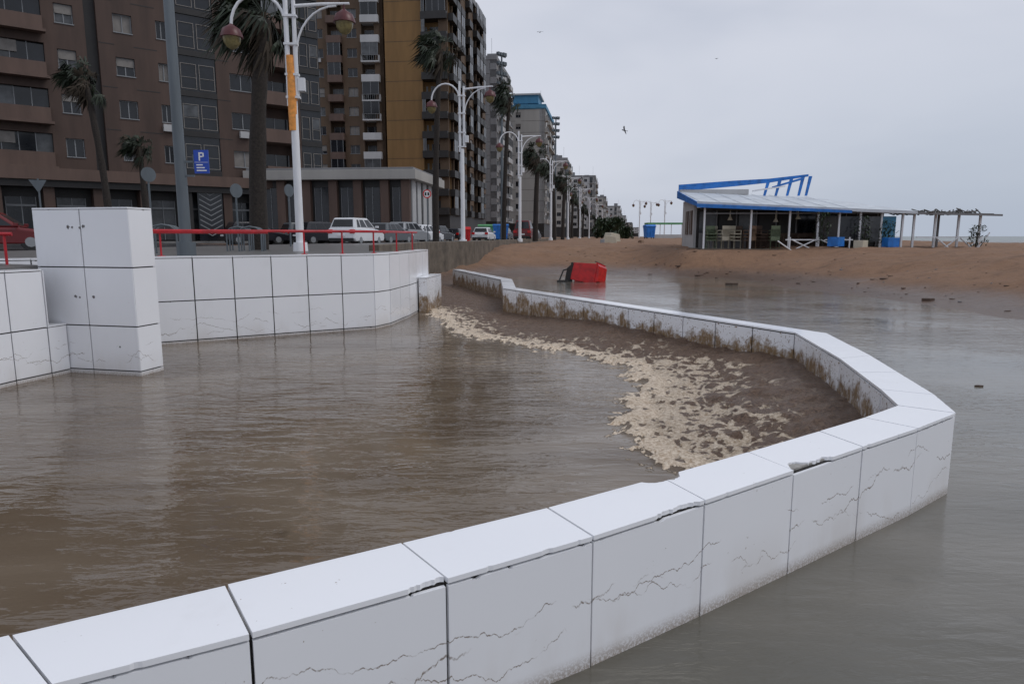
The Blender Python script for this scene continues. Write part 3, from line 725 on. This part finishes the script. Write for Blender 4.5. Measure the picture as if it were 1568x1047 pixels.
# ------------------------------------------------------------------ cars
def car(name,loc,rz,paint,L=4.3,W=1.78,Hh=1.5,suv=False):
    root=bpy.data.objects.new(name,None); sc.collection.objects.link(root); root.location=loc; root.rotation_euler=(0,0,rz)
    h=L/2; belt=.94 if not suv else 1.06
    acc=Acc()
    prof=[(-h,.42),(-h+.02,.75),(-h+.10,belt-.02),(-h+.5,belt),(h-1.25,belt-.04),(h-.35,belt-.18),(h-.05,.66),(h,.42),(h-.12,.24),(-h+.15,.24)]
    secs=[(-W/2,.94),(-W/2+.10,1.0),(W/2-.10,1.0),(W/2,.94)]
    vs=[];n=len(prof)
    for y,s_ in secs: vs+=[(p[0]*s_**.5,y,.24+(p[1]-.24)*s_) for p in prof]
    fs=[tuple(range(n)),tuple(range(4*n-1,3*n-1,-1))]
    for k in range(3):
        for i in range(n): j=(i+1)%n; fs.append((k*n+j,k*n+i,(k+1)*n+i,(k+1)*n+j))
    acc.add(vs,fs,paint)
    acc.obj('body',bevel=.06,parent=root)
    acc=Acc(); rb_=-h+.14 if suv else -h+.35
    B0,B1=rb_,h-1.15; T0,T1=rb_+.30,h-1.95; zb,ztp=belt-.04,Hh
    wi=W/2-.06; wt=W/2-.24
    def P(u,v,sy,off=0.):
        x=(B0+(T0-B0)*v)*(1-u)+(B1+(T1-B1)*v)*u; y=sy*(wi+(wt-wi)*v+off); return (x,y,zb+(ztp-zb)*v)
    vs=[P(0,0,-1),P(1,0,-1),P(1,0,1),P(0,0,1),P(0,1,-1),P(1,1,-1),P(1,1,1),P(0,1,1)]
    acc.add(vs,[(3,2,1,0),(4,5,6,7),(0,1,5,4),(1,2,6,5),(2,3,7,6),(3,0,4,7)],paint)
    acc.obj('cabin',bevel=.08,parent=root)
    acc=Acc()
    for sy in (-1,1):
        for (u0,u1) in ((.12,.27),(.30,.58),(.62,.93)):
            q=[P(u0,.12,sy,.008),P(u1,.12,sy,.008),P(u1-.02,.82,sy,.008),P(u0+.02,.82,sy,.008)]
            acc.add(q,[(0,1,2,3) if sy<0 else (3,2,1,0)],'glass')
    for (u,dx) in ((0,-.008),(1,.008)):
        def E(v,s_): p=P(u,v,1); return (p[0]+dx,s_*p[1],p[2])
        q=[E(.14,-.86),E(.14,.86),E(.84,.86),E(.84,-.86)]
        acc.add(q,[(0,1,2,3) if u==1 else (3,2,1,0)],'glass')
    acc.obj('windows',parent=root)
    acc=Acc()
    for sy in (-1,1): acc.box(h-1.35,h-1.2,sy*(W/2-.02),sy*(W/2+.17),belt,belt+.13,paint)
    acc.obj('mirrors',bevel=.02,parent=root)
    acc=Acc()
    for sx in (-h+.78,h-.85):
        for sy in (-1,1):
            y=sy*(W/2-.12)
            acc.tube([(sx,y-.11,.32),(sx,y+.11,.32)],.33,'black',20)
            acc.tube([(sx,y+sy*.11,.32),(sx,y+sy*.125,.32)],.2,'cars',12)
            acc.tube([(sx,y-.09,.36),(sx,y+.115,.36)],.385,'black',18)
    acc.obj('wheels',parent=root)
    acc=Acc()
    for sy in (-1,1):
        acc.box(-h-.03,-h+.14,sy*(W/2-.34),sy*(W/2-.03),.72,.95,'tail')
        acc.box(h-.25,h+.01,sy*(W/2-.42),sy*(W/2-.06),.56,.70,'signw')
    acc.box(-h-.03,-h+.03,-.26,.26,.54,.66,'signw'); acc.box(-h-.035,-h+.05,-W/2+.1,W/2-.1,.26,.44,'black'); acc.box(h-.04,h+.02,-W/2+.25,W/2-.25,.36,.5,'black')
    acc.obj('lights_and_bumpers',bevel=.015,parent=root)
    return root
zr=1.446
car('parked_suv',(-9.75,43.5,zr),R(75),'carw',4.1,1.85,1.66,True)
for (x,y,a_,k,s_) in ((-8.7,49,70,'carg',0),(-8.1,54,68,'cars',1),(-7.3,57,70,'carw',0),(-6.6,62,76,'card',0),(-8.4,68,78,'cars',0),(-3.0,74,80,'carw',0),(-2.2,84,-98,'carw',0),(-6.8,84,80,'card',0),(-1.0,92,80,'carg',1),(2.4,110,-98,'cars',0),(3.0,96,82,'card',0)):
    car('parked_car',(x,y,zr),R(a_),k,4.2,1.78,1.62 if s_ else 1.47,bool(s_))
car('parked_car',(-20.9,28.0,zr),R(25),'carr',4.3,1.8,1.5)
car('parked_car',(-17.5,47,zr),R(40),'card'); car('parked_car',(-14.6,49.5,zr),R(40),'carg'); car('parked_car',(-13.0,47.5,zr),R(50),'card')
car('parked_van',(1.2,66.5,1.57),R(82),'carr',3.9,1.7,1.9,True)
# ------------------------------------------------------------------ bins / containers
def container(name,loc,rz,k,w=1.2,d=.8,h=1.1,rot=None):
    acc=Acc()
    vs=[(-w*.42,-d*.42,.12),(w*.42,-d*.42,.12),(w*.42,d*.42,.12),(-w*.42,d*.42,.12),(-w/2,-d/2,h),(w/2,-d/2,h),(w/2,d/2,h),(-w/2,d/2,h)]
    acc.add(vs,[(3,2,1,0),(4,5,6,7),(0,1,5,4),(1,2,6,5),(2,3,7,6),(3,0,4,7)],k)
    acc.box(-w/2-.05,w/2+.05,-d/2-.05,d/2+.05,h,h+.06,k)
    acc.prism([(-w/2-.02,-d/2,h+.06),(-w/2-.02,d/2,h+.06),(-w/2-.02,d/2-.1,h+.16),(-w/2-.02,-d/2+.15,h+.2)],(w+.04,0,0),k)
    for x in (-w*.3,0,w*.3): acc.box(x-.03,x+.03,-d/2-.02,-d*.42,.3,h-.1,k)
    for x in (-w*.36,w*.36):
        for y in (-d*.34,d*.34): acc.tube([(x-.03,y,.08),(x+.03,y,.08)],.08,'black',12)
    acc.tube([(-w/2,d/2+.09,h-.08),(w/2,d/2+.09,h-.08)],.02,'black',8)
    return acc.obj(name,loc,rz,.03,rot=rot)
container('red_waste_container',(2.75,31.0,.42),0,'redp',.95,.9,1.25,rot=(R(96),R(10),R(62)))
o=Acc(); o.tube([(2.1,30.6,.0),(2.3,30.65,.5),(2.75,30.7,.62)],.035,'black',8); o.box(2.0,2.5,30.3,30.5,-.03,.07,'black'); o.prism([(2.35,30.5,.0),(2.7,30.6,.0),(2.75,30.6,.85),(2.45,30.5,.6)],(0,.06,0),'black'); o.obj('broken_container_lid',bevel=.02)
container('red_street_bin',(-2.8,42.5,1.57),0,'redp',.5,.45,.8)
container('blue_recycling_container',(-1.3,80,1.57),0,'bluep',1.8,1.2,1.6); container('green_recycling_container',(-3.1,82,1.57),0,'green',1.8,1.2,1.6)
container('blue_beach_bin',(13.9,70,1.75),.2,'bluep',1.0,.9,1.2)
# ------------------------------------------------------------------ palms
def palm(H,seed,crown=1.6,trunk=.2,lean=(0,0),wind=(-1.0,.25,-.05),nf=62):
    r=random.Random(seed); acc=Acc()
    n=14; pts=[];rad=[]
    for i in range(n+1):
        t=i/n; pts.append((lean[0]*t*t,lean[1]*t*t,H*t)); rad.append(trunk*(1.25-.35*t+.06*r.uniform(-1,1)) if t<.96 else trunk*.9)
    acc.tube(pts,rad,'trunk',12)
    top=Vector(pts[-1]); w=Vector(wind)
    for i in range(110):
        a=r.uniform(0,6.28); z=-r.uniform(.0,1.1)*crown*.6
        p=top+Vector((math.cos(a)*trunk*.8,math.sin(a)*trunk*.8,z+.2)); q=p+Vector((math.cos(a)*r.uniform(.15,.5),math.sin(a)*r.uniform(.15,.5),-r.uniform(.4,.9)))*crown*.55+w*.2*crown
        s_=Vector((-math.sin(a),math.cos(a),0))*.07
        acc.add([p-s_,p+s_,q],[(0,1,2)],'frondd')
    for i in range(nf):
        a=r.uniform(0,6.28); el=r.uniform(-.8,1.2)
        d=(Vector((math.cos(a)*math.cos(el),math.sin(a)*math.cos(el),math.sin(el)))+w*r.uniform(.25,1.2)).normalized()
        Lr=crown*r.uniform(.25,.6)
        e=top+Vector((0,0,.15))+d*Lr+Vector((0,0,-.06*crown))
        acc.tube([top+Vector((0,0,.1)),top+Vector((0,0,.15))+d*Lr*.5+Vector((0,0,.04)),e],.012,'frond',4,cap=False)
        side=d.cross(Vector((0,0,1))); side=side.normalized() if side.length>.1 else Vector((1,0,0)); up=side.cross(d)
        tw=r.uniform(-1.2,1.2); side=(side*math.cos(tw)+up*math.sin(tw)).normalized(); up=side.cross(d)
        k='frond' if r.random()<.8 else 'frondd'
        wk=r.uniform(.4,1.3)
        for j in range(15):
            t=(j/14-.5)*2; ang_=t*1.25+r.uniform(-.12,.12)
            dd=(d*math.cos(ang_)+side*math.sin(ang_)+up*r.uniform(-.2,.2)).normalized()
            dd=(dd+w*.5*wk).normalized()
            ll=crown*r.uniform(.30,.62)*(1-.25*abs(t))
            dr=Vector((0,0,-1))*r.uniform(.2,.9)+w*.5*wk*r.uniform(.5,1.2)
            m1=e+dd*ll*.5; m2=e+(dd*ll*.75+dr*ll*.75)
            sv=(dd.cross(up)).normalized()*(.026*crown)
            acc.add([e,m1+sv,m2,m1-sv],[(0,1,2,3)],k)
    return acc
palm(7.0,1,1.9,.23,(.45,.2),nf=80).obj('palm_tree',(-8.05,22,1.55))
palm(10.4,2,1.6,.15,(.4,0)).obj('palm_tree',(-4.35,39.5,1.55))
palm(9.0,3,1.75,.17,(-.7,0)).obj('palm_tree',(-23.2,40,1.5))
palm(6.0,4,1.4,.16,(-.1,0)).obj('palm_tree',(-23.7,45,1.5))
palm(12.0,5,1.9,.16,(.5,0)).obj('palm_tree',(-.7,60,1.55))
p6=palm(7.2,6,1.8,.2,(.2,0),nf=48).obj('palm_tree',(2.1,62,1.55))
p7=palm(8.0,8,1.8,.2,(-.3,.2),nf=48).obj('palm_tree',(4.9,80,1.55))
for i,(x,y) in enumerate(((6.6,90),(8.6,104),(10.2,118),(14.0,145),(17.4,170),(24,215),(30,250))): inst((p6,p7)[i%2],'palm_tree',(x,y,1.55),i*.2,1.0)
def shrub(r_,h_,seed,n=420,k='leaf'):
    r=random.Random(seed); acc=Acc()
    acc.tube([(0,0,0),(.05,0,h_*.6)],[.05,.02],'trunk',6)
    for i in range(n):
        a=r.uniform(0,6.28); q=r.random()**.5; z=h_*r.uniform(.1,1); rr=r_*q*math.sqrt(max(.05,1-(z/h_-.45)**2*2.2))*(.8+.35*math.sin(3*a+seed))
        c=Vector((math.cos(a)*rr,math.sin(a)*rr,z)); u=Vector((r.uniform(-1,1),r.uniform(-1,1),r.uniform(-1,1))).normalized(); v=u.cross(Vector((0.3,.2,1))).normalized(); s_=r_*.12
        acc.add([c-u*s_*2,c-v*s_*.5,c+u*s_*2,c+v*s_*.5],[(0,1,2,3)],k)
    return acc
for (x,y,r_,h_) in ((14.5,110,2.2,3.2),(19,128,2.6,3.8),(24,160,3,4),(16.5,100,1.2,1.8)): shrub(r_,h_,int(x),600).obj('seafront_shrub',(x,y,1.5))
# ------------------------------------------------------------------ beach restaurant
root=bpy.data.objects.new('beach_restaurant',None); sc.collection.objects.link(root); root.location=(10.45,38,1.2); root.rotation_euler=(0,0,R(-4.4))
acc=Acc(); Lr=10.7
acc.box(-.05,Lr+.05,-.1,6.6,-.6,.12,'dirtyconc')
acc.box(0,.15,2.6,6.5,.12,2.95,'whitew'); acc.box(0,Lr,6.35,6.5,.12,2.6,'whitew'); acc.box(Lr-.15,Lr,2.6,6.35,.12,2.1,'whitew')
for y,z0_,z1_ in ((3.0,.9,2.3),(4.3,.9,2.3)): acc.box(-.04,-.005,y,y+.9,z0_,z1_,'wicker'); acc.box(-.05,-.04,y+.42,y+.48,z0_,z1_,'whitew')
acc.box(.15,Lr-.15,2.6,2.75,.12,2.3,'dark')
for i in range(9):
    x=.3+i*1.13; acc.box(x,x+.95,2.52,2.595,1.0,2.2,rb.choice(('glass','glassb','dark','dark'))); acc.box(x+.95,x+1.02,2.48,2.595,.12,2.25,'greyw')
acc.box(.3,3.0,2.40,2.515,.12,.98,'greyw'); acc.box(3.0,8,2.40,2.515,.12,.98,'wicker')
for i,x in enumerate((0.05,2.55,4.6,6.1,7.2,8.3,9.4,10.5)):
    zt_=2.48-.043*x; acc.box(x,x+.09,-.05,.05,.12,zt_,'wmetal')
acc.box(.14,Lr,-.03,.03,2.0,2.05,'greyw')
for x0_,x1_,k in ((6.2,7.18,'dark'),(7.3,8.28,'glass'),(8.4,9.38,'glassb'),(9.5,10.2,'bluetop')):
    acc.box(x0_,x1_,-.01,.015,.5,1.85,k)
for x in (3.9,5.5):
    acc.box(x,x+.9,1.2,1.9,.82,.87,'wicker')
    for (a_,b_) in ((x+.03,1.23),(x+.81,1.23),(x+.03,1.81),(x+.81,1.81)): acc.box(a_,a_+.06,b_,b_+.06,.12,.82,'wicker')
for x,z in ((1.7,1.9),(4.2,1.8),(5.4,1.95),(8.0,1.8)): acc.tube([(x,1.0,2.3),(x,1.0,z),(x,1.0,z-.22)],[.01,.04,.16],'cream',10)
def roof(acc,pts,th,k): acc.prism(pts,(0,0,th),k)
roof(acc,[(-.35,-.35,2.56),(Lr+.4,-.35,2.06),(Lr+.4,3,2.30),(8.0,6.6,3.15),(-.35,6.6,3.55)],.06,'roofg')
acc.prism([(-.4,-.40,2.44),(Lr+.4,-.40,1.96),(Lr+.4,-.40,2.10),(-.4,-.40,2.66)],(0,.05,0),'roofg')
acc.prism([(-.42,-.46,2.34),(Lr*.72,-.46,2.02),(Lr*.72,-.46,2.16),(-.42,-.46,2.54)],(0,.05,0),'bluep')
acc.prism([(-.40,-.3,2.40),(-.40,6.6,3.2),(-.40,6.6,3.65),(-.40,-.3,2.64)],(.05,0,0),'bluep')
acc.prism([(.2,0,2.42),(.2,6.5,2.9),(.2,6.5,3.5),(.2,2.6,2.9),(.2,0,2.55)],(.12,0,0),'whitew')
for i in range(8):
    x=-.2+i*1.1; acc.prism([(x,-.3,2.615-.043*x),(x+.03,-.3,2.615-.043*x),(x+.03,6.5,3.62-.046*x),(x,6.5,3.62-.046*x)],(0,0,.015),'roofg')
acc.prism([(-.35,6.3,4.02),(3.0,6.3,4.25),(5.2,6.3,4.36),(7.6,6.3,4.62),(7.6,6.3,4.48),(5.3,6.3,4.12),(3.3,6.3,3.92),(-.35,6.3,3.60)],(0,.08,0),'bluep')
for x,z in ((4.9,4.2),(5.6,4.25),(6.3,4.35),(7.0,4.45),(7.45,4.5)): acc.prism([(x,6.28,3.3),(x+.14,6.28,3.3),(x+.38,6.28,z),(x+.18,6.28,z)],(0,.06,0),'bluep')
acc.prism([(5.4,6.22,3.75),(7.3,6.22,4.30),(7.3,6.22,4.44),(5.4,6.22,3.87)],(0,.05,0),'bluep'); acc.prism([(4.2,6.20,3.55),(6.2,6.20,3.85),(6.2,6.20,3.93),(4.2,6.20,3.65)],(0,.04,0),'wmetal')
acc.box(-.3,4,6.3,6.5,3.4,3.72,'whitew')
acc.obj('building',parent=root)
acc=Acc()
for x in (4.5,6.0,7.6): acc.box(x,x+.06,-.62,-.56,-.1,.75,'wmetal')
acc.box(4.3,7.8,-.61,-.57,.58,.64,'wmetal')
for x in (4.6,6.1): acc.tube([(x,-.6,.0),(x+1.3,-.6,.62)],.035,'wmetal',6); acc.tube([(x,-.64,.62),(x+1.3,-.64,.0)],.035,'wmetal',6)
acc.tube([(3.8,-.9,.55),(4.6,-.9,0)],.035,'wmetal',6)
acc.obj('terrace_railing',parent=root)
acc=Acc()
for x in (11.2,12.3,13.5,14.6): acc.box(x,x+.10,.2,.3,-.3,1.98,'wmetal')
for x in (11.9,13.9): acc.box(x,x+.10,3.0,3.1,-.3,2.08,'greyw')
roof(acc,[(11.15,-.3,1.98),(15.0,-.3,1.90),(14.8,3.6,2.05),(11.15,3.6,2.22)],.08,'thatch')
acc.prism([(11.1,-.38,1.94),(15.4,-.38,1.84),(15.4,-.38,1.94),(11.1,-.38,2.05)],(0,.05,0),'greyw')
r=random.Random(3)
for i in range(100):
    x=r.uniform(11.3,14.6); y=r.uniform(-.4,3.4); acc.tube([(x,y,2.0),(x+r.uniform(-.7,.7),y+r.uniform(-.3,.3),2.05+r.uniform(.0,.22))],.03,'thatch',4)
for x in (12.3,13.5): acc.tube([(x,-.1,-.2),(x+1.1,-.1,.7)],.04,'wmetal',6); acc.tube([(x,-.15,.7),(x+1.1,-.15,-.2)],.04,'wmetal',6)
acc.box(11.3,14.7,-.08,-.02,.72,.77,'wmetal')
acc.tube([(14.3,0,-.2),(15.0,-.1,1.0)],.035,'wmetal',6)
acc.obj('pergola',parent=root)
def chair(k,n=3):
    acc=Acc()
    for i in range(n):
        z=i*.17
        acc.box(-.25,.25,-.24,.24,.42+z,.46+z,k); acc.box(-.25,.25,.20,.25,.46+z,.90+z,k)
        acc.box(-.29,-.24,-.22,.24,.62+z,.66+z,k); acc.box(.24,.29,-.22,.24,.62+z,.66+z,k)
        for x in (-.27,.23):
            acc.box(x,x+.04,-.22,-.18,z*.2,.62+z,k); acc.box(x,x+.04,.2,.24,z*.2,.62+z,k)
    return acc
cs={k:chair(k,3) for k in ('cream','olive','wicker','wood')}
pos_=[(.6,'olive'),(1.25,'cream'),(1.9,'cream'),(2.7,'wood'),(3.35,'wicker'),(4.0,'olive'),(1.0,'cream'),(2.2,'wicker')]
for i,(x,k) in enumerate(pos_):
    a_=R(-4.4); y=.55 if i<6 else 1.3
    cs[k].obj('stacked_chairs',(10.45+x*math.cos(a_)-y*math.sin(a_),38+x*math.sin(a_)+y*math.cos(a_),1.33),rb.uniform(-.5,.5)+R(180)*(i%2),.01)
def crate(name,loc,k,s=.5): 
    acc=Acc(); acc.box(-s/2,s/2,-s/2,s/2,0,.04,k)
    for q in ((-s/2,-s/2+.04,-s/2,s/2),(s/2-.04,s/2,-s/2,s/2),(-s/2+.04,s/2-.04,-s/2,-s/2+.04),(-s/2+.04,s/2-.04,s/2-.04,s/2)): acc.box(*q,.04,s*.8,k)
    return acc.obj(name,loc,rb.uniform(0,1),.01)
for nme,x,y,k,s_ in (('blue_crate',16.9,36.0,'bluep',.6),('white_crate',18.0,35.6,'cream',.5),('blue_crate',19.7,35.9,'bluep',.6)): crate(nme,(x,y,hgt(x,y)+.02),k,s_)
for x,y,h_ in ((16.6,36.9,1.8),(18.7,36.7,1.7),(19.9,36.6,1.5),(24.2,36,1.2)): shrub(.5,h_,int(x*3),200).obj('potted_plant',(x,y,hgt(x,y)))
acc=Acc(); acc.box(-3,3,-1,2,0,.8,'whitew'); acc.box(-3.2,3.2,-1.2,2.2,2.6,2.9,'green')
for x in (-3,-1,1,2.9): acc.box(x,x+.12,-1,-.9,.8,2.6,'wmetal')
acc.obj('beach_kiosk',(27.5,125,1.5))
for i,(x,y,s_,k) in enumerate(((9.3,66,.7,'cream'),(10.4,72,.9,'cream'),(7.6,58,.35,'greyw'),(11.6,62,.3,'wood'),(17.6,62,.5,'cream'),(21,74,.6,'cream'))):
    acc=Acc(); acc.prism([(-s_,-s_*.5,-.1),(s_,-s_*.5,-.1),(s_*.8,-s_*.5,s_*.8),(-s_*.6,-s_*.5,s_)],(0,s_,0),k); acc.obj('beach_debris_block',(x,y,hgt(x,y)),i*.7,.03)
acc=Acc(); r=random.Random(21)
for i in range(230):
    j=r.randrange(3,8); t_=r.random(); a_,b_=SH[j],SH[min(j+1,len(SH)-1)]
    x=a_[0]+(b_[0]-a_[0])*t_+abs(r.gauss(0,3.5))*(.9 if j>4 else .2); y=a_[1]+(b_[1]-a_[1])*t_+abs(r.gauss(0,3.0))
    z=hgt(x,y); s_=r.uniform(.015,.045)*(2 if r.random()<.05 else 1)
    if z<-.02: continue
    an=r.uniform(0,3.1); c_,q_=math.cos(an)*s_*r.uniform(1,3),math.sin(an)*s_
    acc.prism([(x-c_,y-q_,z-.01),(x+q_*.6,y-c_*.4,z-.01),(x+c_,y+q_,z-.01),(x-q_*.5,y+c_*.5,z-.01)],(0,0,s_*r.uniform(.4,1)),'wicker' if r.random()<.8 else 'greyw')
for (x,y,s_) in ((6.3,9.0,.05),(9.2,28.5,.22)):
    acc.prism([(x-s_*1.4,y,0),(x-s_*.2,y-s_*.5,0),(x+s_,y-s_*.1,0),(x+s_*.5,y+s_*.4,0),(x-s_*.6,y+s_*.5,0)],(0,0,s_*.35),'wicker')
acc.obj('storm_debris')
def gull(name,loc,s,rz,roll):
    acc=Acc(); acc.tube([(0,-.28,0),(0,-.15,.02),(0,0,.02),(0,.18,.03),(0,.26,.05),(0,.33,.04)],[.012,.05,.075,.055,.045,.01],'birdm',8)
    for sg in (-1,1):
        pr=[(0,.08,.04),(sg*.3,.14,.17),(sg*.62,.02,.12),(sg*.78,-.10,.05),(sg*.52,-.10,.11),(sg*.28,-.05,.14),(0,-.09,.03)]
        acc.prism(pr,(0,0,.012),'birdm')
    acc.add([(0,-.22,.0),(.08,-.42,.0),(-.08,-.42,0)],[(0,1,2)],'birdm')
    o=acc.obj(name,loc); o.rotation_euler=(R(15),roll,rz); o.scale=(s,s,s); return o
gull('flying_gull',(6.35,40,7.9),.5,R(70),R(30)); gull('flying_gull',(2.7,70,21.5),.5,R(30),R(-10)); gull('flying_gull',(22.8,80,21.5),.4,R(30),R(-10))
# ------------------------------------------------------------------ world, sun, camera
w=bpy.data.worlds.new('World'); sc.world=w; w.use_nodes=True; t=w.node_tree; g=G(t); bg=t.nodes['Background']
sky=g.n('ShaderNodeTexSky'); sky.sky_type='NISHITA'; sky.sun_disc=False; sky.sun_elevation=R(48); sky.sun_rotation=R(120); sky.dust_density=3; sky.air_density=1
tc=g.n('ShaderNodeTexCoord'); d=tc.outputs['Generated']; sp=g.n('ShaderNodeSeparateXYZ'); t.links.new(d,sp.inputs[0])
cl=g.noise(g.mapv(d,(1.2,1.2,4.0)),1.3,4,.5,.3)
grey=g.mix(g.rng(cl,.32,.70),(5.3,5.7,6.7,1),(6.9,7.15,8.0,1))
hz=g.rng(sp.outputs[2],-.02,.34,1,0)
side=g.rng(sp.outputs[0],-.1,.7,0,1)
grey=g.mix(g.math('MULTIPLY',hz,g.math('MULTIPLY',side,.8)),grey,(4.4,5.05,6.1,1))
mixc=g.mix(.92,sky.outputs[0],grey)
t.links.new(mixc,bg.inputs[0]); bg.inputs[1].default_value=.1
sd=bpy.data.lights.new('sun','SUN'); sd.energy=.9; sd.angle=R(25); sd.color=(1,.97,.93); so=bpy.data.objects.new('sun',sd); sc.collection.objects.link(so)
so.rotation_euler=(R(38),0,R(85))
cam=bpy.data.cameras.new('camera'); co=bpy.data.objects.new('camera',cam); sc.collection.objects.link(co); sc.camera=co
co.location=(0,0,2.0); co.rotation_euler=(R(90-8.8),0,0); cam.sensor_width=36; cam.lens=24.0; cam.clip_end=12000; cam.clip_start=.05
sc.view_settings.view_transform='Standard'; sc.view_settings.look='None'; sc.view_settings.exposure=0
